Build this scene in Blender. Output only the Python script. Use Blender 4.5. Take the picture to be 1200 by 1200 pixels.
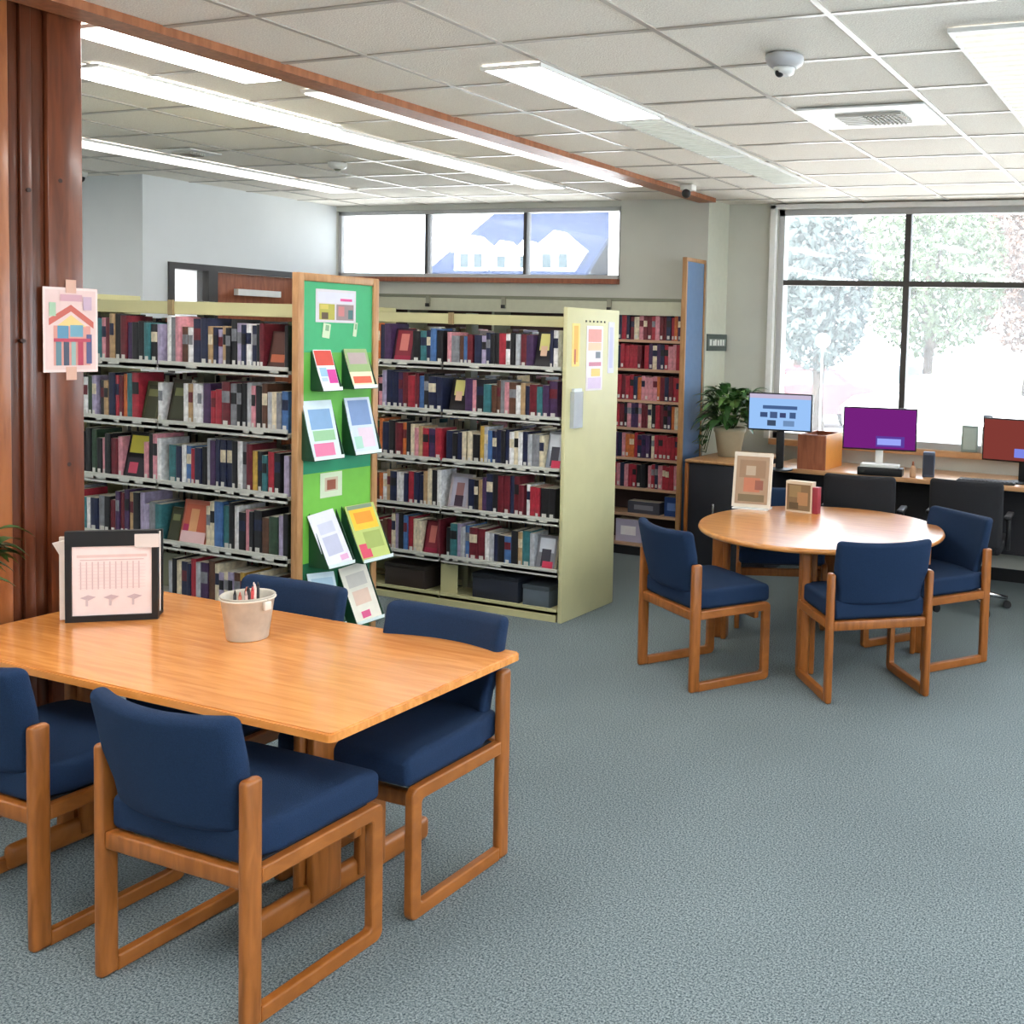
import bpy, bmesh, math, random
from mathutils import Matrix, Vector, Euler
C = bpy.context.scene.collection
for o in list(bpy.data.objects): bpy.data.objects.remove(o)
PI = math.pi
rad = math.radians

# ---------------------------------------------------------------- camera
cam = bpy.data.cameras.new('camera'); camo = bpy.data.objects.new('camera', cam); C.objects.link(camo)
Rr = Vector((0.92374297, 0.38162592, 0.03256648))
Dn = Vector((0.05349204, -0.04435004, -0.99758292))
Fw = Vector((-0.37925917, 0.92325226, -0.06138199))
m3 = Matrix((Rr, -Dn, -Fw)).transposed()
camo.matrix_world = Matrix.Translation((0, 0, 1.85)) @ m3.to_4x4()
cam.sensor_width = 36; cam.lens = 36 * 1246 / 1200
cam.shift_x = -0.25; cam.shift_y = -0.10625
cam.clip_end = 300; cam.clip_start = 0.05
bpy.context.scene.camera = camo

# ---------------------------------------------------------------- world, sun, exposure
w = bpy.data.worlds.new('sky'); bpy.context.scene.world = w; w.use_nodes = True
bg = w.node_tree.nodes['Background']
bg.inputs[0].default_value = (0.86, 0.93, 1.0, 1); bg.inputs[1].default_value = 4.0
sl = bpy.data.lights.new('sun', 'SUN'); sl.energy = 12; sl.angle = rad(3); sl.color = (1, .96, .9)
so = bpy.data.objects.new('sun', sl); C.objects.link(so)
so.rotation_euler = Euler((rad(40), 0, rad(-18)))
vs = bpy.context.scene.view_settings
vs.view_transform = 'Standard'; vs.look = 'None'; vs.gamma = 1; vs.exposure = 1.12; vs.use_curve_mapping = False
LAMP = 9.0        # radiance of a lit ceiling diffuser
LAMP_DIM = .55    # louvred fixtures that barely glow

# ---------------------------------------------------------------- materials
def s2l(c):
    return tuple((v / 12.92 if v <= .04045 else ((v + .055) / 1.055) ** 2.4) for v in c)
def rgb(r, g, b): return s2l((r / 255, g / 255, b / 255))
MC = {}
def mat(name, col, rough=.5, metal=0, noise=0, nscale=20, spec=.5, bump=0, bscale=None, stretch=None, coat=0, trans=0, emis=0, detail=3):
    if name in MC: return MC[name]
    m = bpy.data.materials.new(name); m.use_nodes = True; MC[name] = m
    nt = m.node_tree; b = nt.nodes['Principled BSDF']
    b.inputs['Roughness'].default_value = rough; b.inputs['Metallic'].default_value = metal
    b.inputs['Specular IOR Level'].default_value = spec
    b.inputs['Coat Weight'].default_value = coat; b.inputs['Coat Roughness'].default_value = .15
    b.inputs['Transmission Weight'].default_value = trans
    c = tuple(col) + (1,)
    b.inputs['Base Color'].default_value = c
    if emis:
        b.inputs['Emission Color'].default_value = c; b.inputs['Emission Strength'].default_value = emis
    tc = nt.nodes.new('ShaderNodeTexCoord'); mp = nt.nodes.new('ShaderNodeMapping')
    nt.links.new(tc.outputs['Object'], mp.inputs[0])
    if stretch: mp.inputs['Scale'].default_value = stretch
    n = nt.nodes.new('ShaderNodeTexNoise'); n.inputs['Scale'].default_value = nscale; n.inputs['Detail'].default_value = detail
    nt.links.new(mp.outputs[0], n.inputs['Vector'])
    r = nt.nodes.new('ShaderNodeValToRGB')
    k = noise if noise else .03
    r.color_ramp.elements[0].position = .32; r.color_ramp.elements[1].position = .68
    r.color_ramp.elements[0].color = tuple(v * (1 - k) for v in col) + (1,)
    r.color_ramp.elements[1].color = tuple(min(1, v * (1 + k)) for v in col) + (1,)
    nt.links.new(n.outputs[0], r.inputs[0]); nt.links.new(r.outputs[0], b.inputs['Base Color'])
    if emis: nt.links.new(r.outputs[0], b.inputs['Emission Color'])
    if bump:
        bp = nt.nodes.new('ShaderNodeBump'); bp.inputs['Strength'].default_value = bump; bp.inputs['Distance'].default_value = .01
        n2 = nt.nodes.new('ShaderNodeTexNoise'); n2.inputs['Scale'].default_value = bscale or nscale
        nt.links.new(mp.outputs[0], n2.inputs['Vector']); nt.links.new(n2.outputs[0], bp.inputs['Height']); nt.links.new(bp.outputs[0], b.inputs['Normal'])
    return m
def wood(name, c1, c2, stretch, rough=.35, scale=6, coat=0):
    m = bpy.data.materials.new(name); m.use_nodes = True; MC[name] = m
    nt = m.node_tree; b = nt.nodes['Principled BSDF']; b.inputs['Roughness'].default_value = rough
    b.inputs['Coat Weight'].default_value = coat; b.inputs['Coat Roughness'].default_value = .12
    tc = nt.nodes.new('ShaderNodeTexCoord'); mp = nt.nodes.new('ShaderNodeMapping')
    nt.links.new(tc.outputs['Object'], mp.inputs[0]); mp.inputs['Scale'].default_value = stretch
    n = nt.nodes.new('ShaderNodeTexNoise'); n.inputs['Scale'].default_value = scale; n.inputs['Detail'].default_value = 6; n.inputs['Distortion'].default_value = .6
    nt.links.new(mp.outputs[0], n.inputs['Vector'])
    r = nt.nodes.new('ShaderNodeValToRGB'); r.color_ramp.elements[0].position = .35; r.color_ramp.elements[1].position = .65
    r.color_ramp.elements[0].color = tuple(c1) + (1,); r.color_ramp.elements[1].color = tuple(c2) + (1,)
    nt.links.new(n.outputs[0], r.inputs[0]); nt.links.new(r.outputs[0], b.inputs['Base Color'])
    return m
def emit(name, col, s):
    if name in MC: return MC[name]
    m = bpy.data.materials.new(name); m.use_nodes = True; MC[name] = m
    nt = m.node_tree; nt.nodes.remove(nt.nodes['Principled BSDF'])
    e = nt.nodes.new('ShaderNodeEmission'); e.inputs[0].default_value = tuple(col) + (1,); e.inputs[1].default_value = s
    nt.links.new(e.outputs[0], nt.nodes['Material Output'].inputs[0]); return m
def flat(c, rough=.55):
    n = 'print_%d_%d_%d' % tuple(int(v) for v in c)
    return mat(n, rgb(*c), rough)

M_wall = mat('wall_paint', rgb(208, 208, 198), .8, noise=.03, nscale=3, bump=.05, bscale=120)
M_wallw = mat('wall_paint_white', rgb(226, 229, 230), .8, noise=.02, nscale=3)
M_tile = mat('ceiling_tile', rgb(248, 240, 229), .9, noise=.10, nscale=160, bump=.3, bscale=140)
M_grid = mat('ceiling_grid_metal', rgb(186, 178, 168), .3)
M_oak = wood('oak_honey', rgb(138, 80, 30), rgb(168, 100, 44), (6, 6, 1), .35)
M_oakrail = wood('oak_honey_rail', rgb(144, 84, 32), rgb(164, 98, 42), (3, 2, 3), .35)
M_tabletop = wood('tabletop_laminate', rgb(214, 134, 60), rgb(238, 160, 84), (.7, 9, 4), .25, 5, .6)
M_roundtop = wood('round_tabletop_laminate', rgb(205, 132, 62), rgb(228, 156, 82), (.7, 9, 4), .3, 5, 1.0)
M_roundtop.node_tree.nodes['Principled BSDF'].inputs['Coat Roughness'].default_value = .24
M_blue = mat('blue_upholstery', rgb(25, 46, 76), .85, noise=.12, nscale=220, spec=.25, bump=.25, bscale=400)
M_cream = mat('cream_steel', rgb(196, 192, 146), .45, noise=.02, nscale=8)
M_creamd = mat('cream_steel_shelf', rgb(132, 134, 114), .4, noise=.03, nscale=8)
M_black = mat('black_plastic', rgb(26, 27, 30), .45)
M_blackf = mat('black_fabric', rgb(27, 28, 33), .9, noise=.1, nscale=200)
M_bronze = mat('bronze_frame', rgb(62, 58, 56), .4)
M_white = mat('white_enamel', rgb(238, 238, 234), .4)
M_chrome = mat('chrome', rgb(200, 200, 205), .2, 1)
M_mahog = wood('door_mahogany', rgb(140, 78, 52), rgb(166, 98, 66), (6, 6, 1), .4)
M_trimw = wood('wood_trim', rgb(150, 92, 58), rgb(176, 112, 74), (6, 6, 1), .4)
M_desk = wood('desk_laminate', rgb(196, 146, 102), rgb(214, 166, 120), (1, 6, 4), .3)

# ---------------------------------------------------------------- mesh builder
class MB:
    def __init__(s): s.bm = bmesh.new(); s.mats = []
    def mi(s, m):
        if m is None: return 0
        if m not in s.mats: s.mats.append(m)
        return s.mats.index(m)
    def _tag(s, old, m, smooth=False):
        i = s.mi(m)
        for f in s.bm.faces:
            if f not in old: f.material_index = i; f.smooth = smooth
    def box(s, c, d, m=None, r=0, rot=None, seg=2):
        old = set(s.bm.faces)
        M = Matrix.Translation(c) @ (Euler(rot).to_matrix().to_4x4() if rot else Matrix()) @ Matrix.Diagonal((d[0], d[1], d[2], 1))
        g = bmesh.ops.create_cube(s.bm, size=1, matrix=M)
        if r:
            es = set()
            for v in g['verts']:
                es.update(v.link_edges)
            bmesh.ops.bevel(s.bm, geom=list(es), offset=min(r, min(d) * .49), segments=seg, affect='EDGES', profile=.5)
        s._tag(old, m, bool(r)); return s
    def bx(s, x0, x1, y0, y1, z0, z1, m=None, r=0):
        return s.box(((x0 + x1) / 2, (y0 + y1) / 2, (z0 + z1) / 2), (x1 - x0, y1 - y0, z1 - z0), m, r)
    def cyl(s, p0, p1, r0, r1=None, m=None, n=20, smooth=True):
        old = set(s.bm.faces); p0 = Vector(p0); p1 = Vector(p1); d = p1 - p0
        q = d.to_track_quat('Z', 'Y').to_matrix().to_4x4()
        bmesh.ops.create_cone(s.bm, cap_ends=True, segments=n, radius1=r0, radius2=r0 if r1 is None else r1, depth=d.length,
                              matrix=Matrix.Translation((p0 + p1) / 2) @ q)
        s._tag(old, m, False)
        for f in s.bm.faces:
            if f not in old and len(f.verts) == 4: f.smooth = smooth
        return s
    def sph(s, c, r, m=None, sc=(1, 1, 1), n=12):
        old = set(s.bm.faces)
        bmesh.ops.create_uvsphere(s.bm, u_segments=n * 2, v_segments=n, radius=r, matrix=Matrix.Translation(c) @ Matrix.Diagonal((*sc, 1)))
        s._tag(old, m, True); return s
    def lathe(s, prof, m=None, n=32, c=(0, 0, 0)):
        i = s.mi(m); rings = []
        for r, z in prof:
            rings.append([s.bm.verts.new((c[0] + r * math.cos(2 * PI * k / n), c[1] + r * math.sin(2 * PI * k / n), c[2] + z)) for k in range(n)])
        for a, b in zip(rings, rings[1:]):
            for k in range(n):
                f = s.bm.faces.new((a[k], a[(k + 1) % n], b[(k + 1) % n], b[k])); f.material_index = i; f.smooth = True
        for R_, rev in ((rings[0], True), (rings[-1], False)):
            f = s.bm.faces.new(R_[::-1] if rev else R_); f.material_index = i
        return s
    def poly(s, pts, m=None, th=None, dirv=(0, 1, 0)):
        i = s.mi(m); a = [s.bm.verts.new(p) for p in pts]
        f = s.bm.faces.new(a); f.material_index = i
        if th:
            d = Vector(dirv) * th; b = [s.bm.verts.new(Vector(p) + d) for p in pts]
            g = s.bm.faces.new(b[::-1]); g.material_index = i
            for k in range(len(a)):
                h = s.bm.faces.new((a[k], b[k], b[(k + 1) % len(a)], a[(k + 1) % len(a)])); h.material_index = i
        return s
    def tube(s, pts, r, m=None, n=8):
        i = s.mi(m); rings = []; pts = [Vector(p) for p in pts]
        for k, p in enumerate(pts):
            t = (pts[min(k + 1, len(pts) - 1)] - pts[max(k - 1, 0)]).normalized()
            q = t.to_track_quat('Z', 'Y').to_matrix()
            rr = r[k] if isinstance(r, (list, tuple)) else r
            rings.append([s.bm.verts.new(p + q @ Vector((rr * math.cos(2 * PI * j / n), rr * math.sin(2 * PI * j / n), 0))) for j in range(n)])
        for a, b in zip(rings, rings[1:]):
            for k in range(n):
                f = s.bm.faces.new((a[k], a[(k + 1) % n], b[(k + 1) % n], b[k])); f.material_index = i; f.smooth = True
        s.bm.faces.new(rings[0][::-1]).material_index = i; s.bm.faces.new(rings[-1]).material_index = i
        return s
    def cushion(s, size, r, m, fn=None, n=(14, 8, 8)):
        old = set(s.bm.faces)
        tb = bmesh.new(); bmesh.ops.create_cube(tb, size=2)
        vs_ = {}
        # surface grid of a box, rounded
        i = s.mi(m); h = [size[0] / 2, size[1] / 2, size[2] / 2]
        def V(p):
            key = tuple(round(x, 6) for x in p)
            if key not in vs_:
                q = [p[k] * h[k] for k in range(3)]
                inn = [max(-(h[k] - r), min(h[k] - r, q[k])) for k in range(3)]
                d = Vector([q[k] - inn[k] for k in range(3)])
                if d.length > 1e-9: d = d.normalized() * min(r, d.length if sum(abs(x) > 1e-9 for x in d) == 1 else r)
                v = Vector(inn) + d
                if fn: v = Vector(fn(v))
                vs_[key] = s.bm.verts.new(v)
            return vs_[key]
        def ticks(k):
            e = r / h[k]
            a = [-1, -1 + e * .3, -1 + e * .65, -1 + e]; b = [1 - e, 1 - e * .65, 1 - e * .3, 1]
            mid = [(-1 + e) + (2 - 2 * e) * j / n[k] for j in range(1, n[k])]
            return a + mid + b
        T = [ticks(k) for k in range(3)]
        for ax in range(3):
            u, v = [(1, 2), (2, 0), (0, 1)][ax]
            for sg in (-1, 1):
                for a in range(len(T[u]) - 1):
                    for b in range(len(T[v]) - 1):
                        q = []
                        for du, dv in ((0, 0), (1, 0), (1, 1), (0, 1)):
                            p = [0, 0, 0]; p[ax] = sg; p[u] = T[u][a + du]; p[v] = T[v][b + dv]; q.append(V(p))
                        if sg < 0: q.reverse()
                        if len(set(q)) == 4:
                            f = s.bm.faces.new(q); f.material_index = i; f.smooth = True
        tb.free(); return s
    def build(s, name, m=None, parent=None, loc=None, rot=None):
        me = bpy.data.meshes.new(name); s.bm.normal_update(); s.bm.to_mesh(me); s.bm.free()
        for x in (s.mats or []): me.materials.append(x or m)
        if not s.mats and m: me.materials.append(m)
        o = bpy.data.objects.new(name, me); C.objects.link(o)
        if parent: o.parent = parent
        if loc: o.location = loc
        if rot: o.rotation_euler = rot
        return o
def tag(o, label=None, cat=None, group=None, kind=None):
    if label: o['label'] = label
    if cat: o['category'] = cat
    if group: o['group'] = group
    if kind: o['kind'] = kind
    return o
def empty(name, loc=(0, 0, 0), rz=0, label=None, cat=None, group=None):
    o = bpy.data.objects.new(name, None); C.objects.link(o); o.location = loc; o.rotation_euler = (0, 0, rz)
    o.empty_display_size = .1
    return tag(o, label, cat, group)
def struct(mb, name, m=None, label=None):
    o = mb.build(name, m); o['kind'] = 'structure'
    if label: o['label'] = label
    o['category'] = name.split('_')[0]
    return o
def kids(o): return [c for c in bpy.data.objects if c.parent == o]
def copy_tree(o, parent=None):
    c = o.copy(); C.objects.link(c); c.parent = parent
    for ch in kids(o): copy_tree(ch, c)
    return c
def card(w_, h_, t, base, polys, back=None, mb=None):
    """flat print: x across, z up from 0, front faces -y"""
    mb = mb or MB()
    mb.bx(-w_ / 2, w_ / 2, 0, t, 0, h_, flat(base) if isinstance(base, tuple) else base)
    for k, (pts, col) in enumerate(polys):
        if len(pts) == 4 and not isinstance(pts[0], tuple):
            x0, z0, x1, z1 = pts; pts = [(x0, z0), (x1, z0), (x1, z1), (x0, z1)]
        y = -.0006 * (1 + k * .25)
        mb.poly([((px - .5) * w_, y, pz * h_) for px, pz in pts], flat(col) if isinstance(col, tuple) else col)
    return mb

# ---------------------------------------------------------------- structure
CE = 2.98; YB = 7.98; YW = 8.38; XJ = -3.86; XL = -7.85; YL = 5.95
# carpet
mc = bpy.data.materials.new('carpet'); mc.use_nodes = True; nt = mc.node_tree; b = nt.nodes['Principled BSDF']
b.inputs['Roughness'].default_value = .95; b.inputs['Specular IOR Level'].default_value = .15
tc = nt.nodes.new('ShaderNodeTexCoord'); n = nt.nodes.new('ShaderNodeTexNoise'); n.inputs['Scale'].default_value = 150; n.inputs['Detail'].default_value = 6; n.inputs['Roughness'].default_value = .75
n2 = nt.nodes.new('ShaderNodeTexNoise'); n2.inputs['Scale'].default_value = 1.2; n2.inputs['Detail'].default_value = 2
nt.links.new(tc.outputs['Object'], n.inputs['Vector']); nt.links.new(tc.outputs['Object'], n2.inputs['Vector'])
r = nt.nodes.new('ShaderNodeValToRGB'); nt.links.new(n.outputs[0], r.inputs[0])
r.color_ramp.elements[0].position = .40; r.color_ramp.elements[0].color = rgb(54, 70, 78) + (1,)
r.color_ramp.elements[1].position = .60; r.color_ramp.elements[1].color = rgb(158, 170, 172) + (1,)
mx = nt.nodes.new('ShaderNodeMix'); mx.data_type = 'RGBA'; mx.blend_type = 'MULTIPLY'; mx.inputs[0].default_value = .25
nt.links.new(r.outputs[0], mx.inputs[6]); nt.links.new(n2.outputs[0], mx.inputs[7]); nt.links.new(mx.outputs[2], b.inputs['Base Color'])
bp = nt.nodes.new('ShaderNodeBump'); bp.inputs['Strength'].default_value = .4; bp.inputs['Distance'].default_value = .004
nt.links.new(n.outputs[0], bp.inputs['Height']); nt.links.new(bp.outputs[0], b.inputs['Normal'])
XR = 3.6; YF = -3.6; XLL = -10.6
struct(MB().bx(XLL, XR, YF, YB + .02, -.1, 0).bx(XJ, XR, YB + .02, YW + .02, -.1, 0), 'floor', mc)
struct(MB().bx(XLL, XR, YF, YB + .02, CE, CE + .1).bx(XJ - .2, XR, YB + .02, YW + .02, CE, CE + .1), 'ceiling', M_tile)
# ceiling grid bars
g = MB()
xs = [-1.275 + .685 * k for k in range(-13, 8)]
ys = [-3.3 + .566 * k for k in range(0, 21)]
for x in xs:
    if XLL < x < XR: g.bx(x - .012, x + .012, YF, (YB if x < XJ else YW), CE - .006, CE + .001)
for y in ys:
    yy = y + .055
    if yy < YB: g.bx(XLL if yy < YL else XL, XR, yy - .012, yy + .012, CE - .005, CE + .001)
    elif yy < YW: g.bx(XJ, XR, yy - .012, yy + .012, CE - .005, CE + .001)
struct(g, 'trim_1', M_grid, 'thin metal grid holding the ceiling tiles')
# wood batten across ceiling
struct(MB().bx(-3.955, -3.80, YF, YB, CE - .035, CE - .0005), 'trim_2', M_trimw, 'wooden batten running along the ceiling')
# back wall with clerestory opening
X0, X1, Z0, Z1 = -7.85, -4.69, 2.31, 2.93
t = .25
wb = MB().bx(XL - .3, X0, YB, YB + t, 0, CE).bx(X1, XJ, YB, YB + t, 0, CE).bx(X0, X1, YB, YB + t, 0, Z0).bx(X0, X1, YB, YB + t, Z1, CE)
struct(wb, 'wall_back', M_wall)
struct(MB().bx(XJ - .2, XJ, YB + t, YW + t, 0, CE).bx(XJ - .012, XJ, YB + .001, YB + t, 0, CE), 'wall_jog', mat('wall_paint_cream', rgb(222, 224, 208), .7, noise=.02))
wx0, wx1, wz0, wz1 = -3.40, 3.25, 1.0, 2.93
struct(MB().bx(XJ, wx0, YW, YW + t, 0, CE).bx(wx1, XR, YW, YW + t, 0, CE).bx(wx0, wx1, YW, YW + t, 0, wz0).bx(wx0, wx1, YW, YW + t, wz1, CE), 'wall_window', M_wall)
# left walls
DY0, DY1, DZ = 6.17, 7.60, 2.31
lw = MB().bx(XL - .15, XL, YL + .15, DY0, 0, CE).bx(XL - .15, XL, DY1, YB, 0, CE).bx(XL - .15, XL, DY0, DY1, DZ, CE)
struct(lw, 'wall_left', M_wallw)
struct(MB().bx(XLL, XL, YL, YL + .15, 0, CE), 'wall_recess', M_wallw)
struct(MB().bx(XLL - .15, XLL, YF, YL + .15, 0, CE), 'wall_far_left', M_wallw)
struct(MB().bx(XR, XR + .15, YF, YW + t, 0, .9).bx(XR, XR + .15, YF, YW + t, 2.7, CE).bx(XR, XR + .15, YF, -1.5, .9, 2.7).bx(XR, XR + .15, 5.5, YW + t, .9, 2.7), 'wall_right', M_wall)
struct(MB().bx(XLL, XR, YF - .15, YF, 0, CE), 'wall_front', M_wall)
struct(MB().bx(XJ + .01, XR, YW - .014, YW - .001, 0, .1), 'baseboard_window', M_black)
# hallway behind door
struct(MB().bx(-9.4, -9.3, 6.1, 8.2, 0, 2.7).bx(-9.3, XL - .15, 8.1, 8.2, 0, 2.7), 'wall_hall', M_wallw)
struct(MB().bx(-9.4, XL - .15, 6.1, 8.2, 2.6, 2.7), 'ceiling_hall', M_wallw)
struct(MB().bx(-9.4, XL - .15, 6.1, 8.2, -.1, 0), 'floor_hall', mc)

# the added hallway lamp comes with the ceiling fixtures
# glass
mg = bpy.data.materials.new('window_glass'); mg.use_nodes = True; nt = mg.node_tree; nt.nodes.remove(nt.nodes['Principled BSDF'])
tr = nt.nodes.new('ShaderNodeBsdfTransparent'); gl = nt.nodes.new('ShaderNodeBsdfGlossy'); gl.inputs['Roughness'].default_value = .02
tl = nt.nodes.new('ShaderNodeBsdfTranslucent'); tl.inputs[0].default_value = (.95, .97, 1, 1)  # white veil mixed into the panes, imitates the washed-out glare outdoors
tr.inputs[0].default_value = (.96, .98, 1, 1)
fr = nt.nodes.new('ShaderNodeFresnel'); fr.inputs[0].default_value = 1.35
a1 = nt.nodes.new('ShaderNodeMixShader'); a1.inputs[0].default_value = .048; a2 = nt.nodes.new('ShaderNodeMixShader')
nt.links.new(tr.outputs[0], a1.inputs[1]); nt.links.new(tl.outputs[0], a1.inputs[2])
nt.links.new(fr.outputs[0], a2.inputs[0]); nt.links.new(a1.outputs[0], a2.inputs[1]); nt.links.new(gl.outputs[0], a2.inputs[2])
nt.links.new(a2.outputs[0], nt.nodes['Material Output'].inputs[0])

def window(name, x0, x1, z0, z1, y, mull, trans, fw, label, trim=None):
    root = empty(name, ((x0 + x1) / 2, y, z0)); root['kind'] = 'structure'; root['label'] = label; root['category'] = 'window'
    cx, cz = (x0 + x1) / 2, z0
    f = MB(); h = z1 - z0
    f.bx(x0 - cx, x0 - cx + fw, -.03, .04, 0, h).bx(x1 - cx - fw, x1 - cx, -.03, .04, 0, h)
    f.bx(x0 - cx, x1 - cx, -.03, .04, 0, fw).bx(x0 - cx, x1 - cx, -.03, .04, h - fw, h)
    f.build('window_frame', mat('frame_pale', rgb(190, 190, 190), .4), root)
    for mxx in mull: MB().bx(mxx - cx - fw * .5, mxx - cx + fw * .5, -.028, .038, fw, h - fw).build('mullion', M_bronze, root)
    for tz in trans: MB().bx(x0 - cx + fw, x1 - cx - fw, -.024, .034, tz - z0 - fw * .45, tz - z0 + fw * .45).build('transom', M_bronze, root)
    MB().bx(x0 - cx + fw, x1 - cx - fw, 0, .006, fw, h - fw).build('glass', mg, root)
    if trim:
        q = MB(); q.bx(x0 - cx - .05, x0 - cx - .002, -.11, -.06, -.0, h + .03).bx(x0 - cx - .05, x1 - cx + .05, -.11, -.06, h + .0, h + .035)
        q.build('window_trim', trim, root)
    return root
wn = window('window_1', wx0, wx1, wz0, wz1, YW + .05, [-2.28, -1.17, -.06, 1.05, 2.16], [2.32], .05, 'big window above the computer desk with dark mullions and transom', M_white)
MB().bx(-3.325, 3.325, -.12, -.02, -.05, -.002).build('window_sill', M_desk, wn)
wc = window('window_2', X0, X1, Z0, Z1, YB + .06, [-6.79, -5.69], [], .035, 'long high window of three panes on the back wall')
MB().bx(-1.58, 1.58, -.11, -.03, -.045, -.002).build('window_sill', M_mahog, wc)
window('added_window', -3.5, 3.5, .9, 2.7, 0, [-1.2, 1.2], [], .05, 'unseen side window added to let in daylight').matrix_world = Matrix.Translation((XR + .07, 2.0, .9)) @ Matrix.Rotation(PI / 2, 4, 'Z')  # unseen window added in the right wall to let daylight in
# door with side light
d1 = empty('door_1', (XL, (DY0 + DY1) / 2, 0)); d1['kind'] = 'structure'; d1['label'] = 'reddish wooden door with dark frame and glass side light'; d1['category'] = 'door'
yc = (DY0 + DY1) / 2
f = MB(); fr_ = .05
f.bx(-.12, .02, DY0 - yc, DY0 - yc + fr_, 0, DZ).bx(-.12, .02, DY1 - yc - fr_, DY1 - yc, 0, DZ).bx(-.12, .02, DY0 - yc + fr_, DY1 - yc - fr_, DZ - fr_, DZ).bx(-.12, .02, 6.54 - yc, 6.63 - yc, 0, DZ - fr_)
f.build('door_frame', M_bronze, d1)
dl = MB().bx(-.07, -.03, 6.635 - yc, DY1 - yc - fr_ - .005, .005, DZ - fr_ - .005).build('door_panel', M_mahog, d1)
MB().bx(-.025, .03, 6.83 - yc, 7.29 - yc, 2.07, 2.125).build('door_closer', M_white, dl)
MB().bx(-.028, .03, 6.72 - yc, 6.76 - yc, .95, 1.15, None, .01).build('door_handle', M_chrome, dl)
MB().bx(-.055, -.05, DY0 - yc + fr_, 6.54 - yc, .02, DZ - fr_).build('side_glass', mg, d1)

# ---------------------------------------------------------------- ceiling fixtures
M_lamp = emit('lamp_diffuser', (1, .98, .95), LAMP)
M_lampd = emit('lamp_diffuser_dim', (.93, 1, .97), LAMP_DIM)
M_lampm = emit('lamp_diffuser_medium', (1, .96, .92), 1.6)
def fixture(x0, x1, y0, y1, m, label, louv=0, group=None, flush=False):
    cx, cy = (x0 + x1) / 2, (y0 + y1) / 2
    root = empty('ceiling_light', (cx, cy, CE), 0, label, 'ceiling light', group)
    hx, hy = (x1 - x0) / 2, (y1 - y0) / 2; e = .014
    f = MB(); f.bx(-hx, -hx + e, -hy, hy, -.022, -.0065).bx(hx - e, hx, -hy, hy, -.022, -.0065).bx(-hx + e, hx - e, -hy, -hy + e, -.022, -.0065).bx(-hx + e, hx - e, hy - e, hy, -.022, -.0065)
    f.build('light_frame', M_white, root)
    MB().bx(-hx + e, hx - e, -hy + e, hy - e, -.014 if louv or flush else -.028, -.0065).build('diffuser', m, root)
    if louv:
        l = MB(); k = int((y1 - y0) / louv)
        for i in range(1, k): l.bx(-hx + e, hx - e, -hy + i * louv - .006, -hy + i * louv + .006, -.026, -.0142)
        l.build('louver', mat('louver_metal', rgb(225, 224, 215), .3), root)
    return root
fixture(-2.96, -2.65, 3.82, 4.92, M_lamp, 'bright narrow ceiling light nearest the camera in the middle row', flush=True)
fixture(-2.95, -2.67, 4.93, 6.06, M_lampd, 'dim greenish louvred ceiling light, second in the middle row', .055)
fixture(-2.95, -2.68, 6.08, 7.2, M_lampd, 'dim louvred ceiling light, farthest in the middle row', .055)
fixture(-.92, -.31, 3.81, 5.52, emit('lamp_diffuser_louvred', (1, .98, .94), .9), 'wide louvred ceiling light at the top right corner', .075)
fixture(-4.22, -3.96, 2.85, 3.72, M_lamp, 'bright strip light beside the wooden batten, nearest the post')
fixture(-4.12, -3.96, 3.95, 7.1, M_lampm, 'long thin strip light beside the wooden batten, beyond the first')
fixture(-4.93, -4.63, 3.3, 4.75, M_lamp, 'bright strip light left of the wooden batten, near one')
fixture(-4.93, -4.67, 4.77, 7.1, M_lampm, 'paler strip light ending near the back wall window')
fixture(-6.95, -6.66, 4.6, 7.0, M_lampm, 'strip light nearest the white left wall')
for (x, y) in ((-.9, .3), (-.9, -2.0), (-3.6, .3), (-3.6, -2.0), (1.6, .3), (1.6, 3.8), (1.6, 6.2), (-6.6, .3), (-6.6, -2), (-9, 3)):  # ceiling lights added out of view to light the interior
    fixture(x, x + .6, y, y + 1.15, M_lamp, 'unseen ceiling light added to light the room', group='unseen ceiling lights added to light the room')
fixture(-8.9, -8.5, 6.5, 7.6, M_lamp, 'hallway light added to brighten the view through the dark-framed side glass').location.z = 2.6  # lamp added in the hall so the side glass looks bright
# diffuser vent
def vent(cx, cy, s, label, z=CE):
    root = empty('ceiling_vent', (cx, cy, z), 0, label, 'vent'); a, b_ = s
    MB().bx(-a, a, -b_, b_, -.016, -.0065, None).build('vent_plate', M_white, root)
    gl_ = MB(); 
    for i in range(7):
        q = -b_ * .42 + i * b_ * .14
        gl_.bx(-a * .5, a * .55, q - .006, q + .006, -.03, -.0165)
    gl_.build('vent_grille', mat('vent_metal', rgb(205, 200, 190), .4), root)
    gd = MB()
    for i in range(8): 
        q = -a * .05 + i * a * .07
        gd.bx(q, q + .008, -b_ * .45, b_ * .45, -.034, -.0305)
    gd.build('vent_damper', mat('vent_dark', rgb(120, 112, 98), .5), root)
    return root
vent(-1.61, 5.17, (.32, .24), 'square white air vent in the ceiling above the round table')
vent(-6.42, 5.2, (.17, .12), 'small ceiling vent beside the left strip light')
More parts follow.
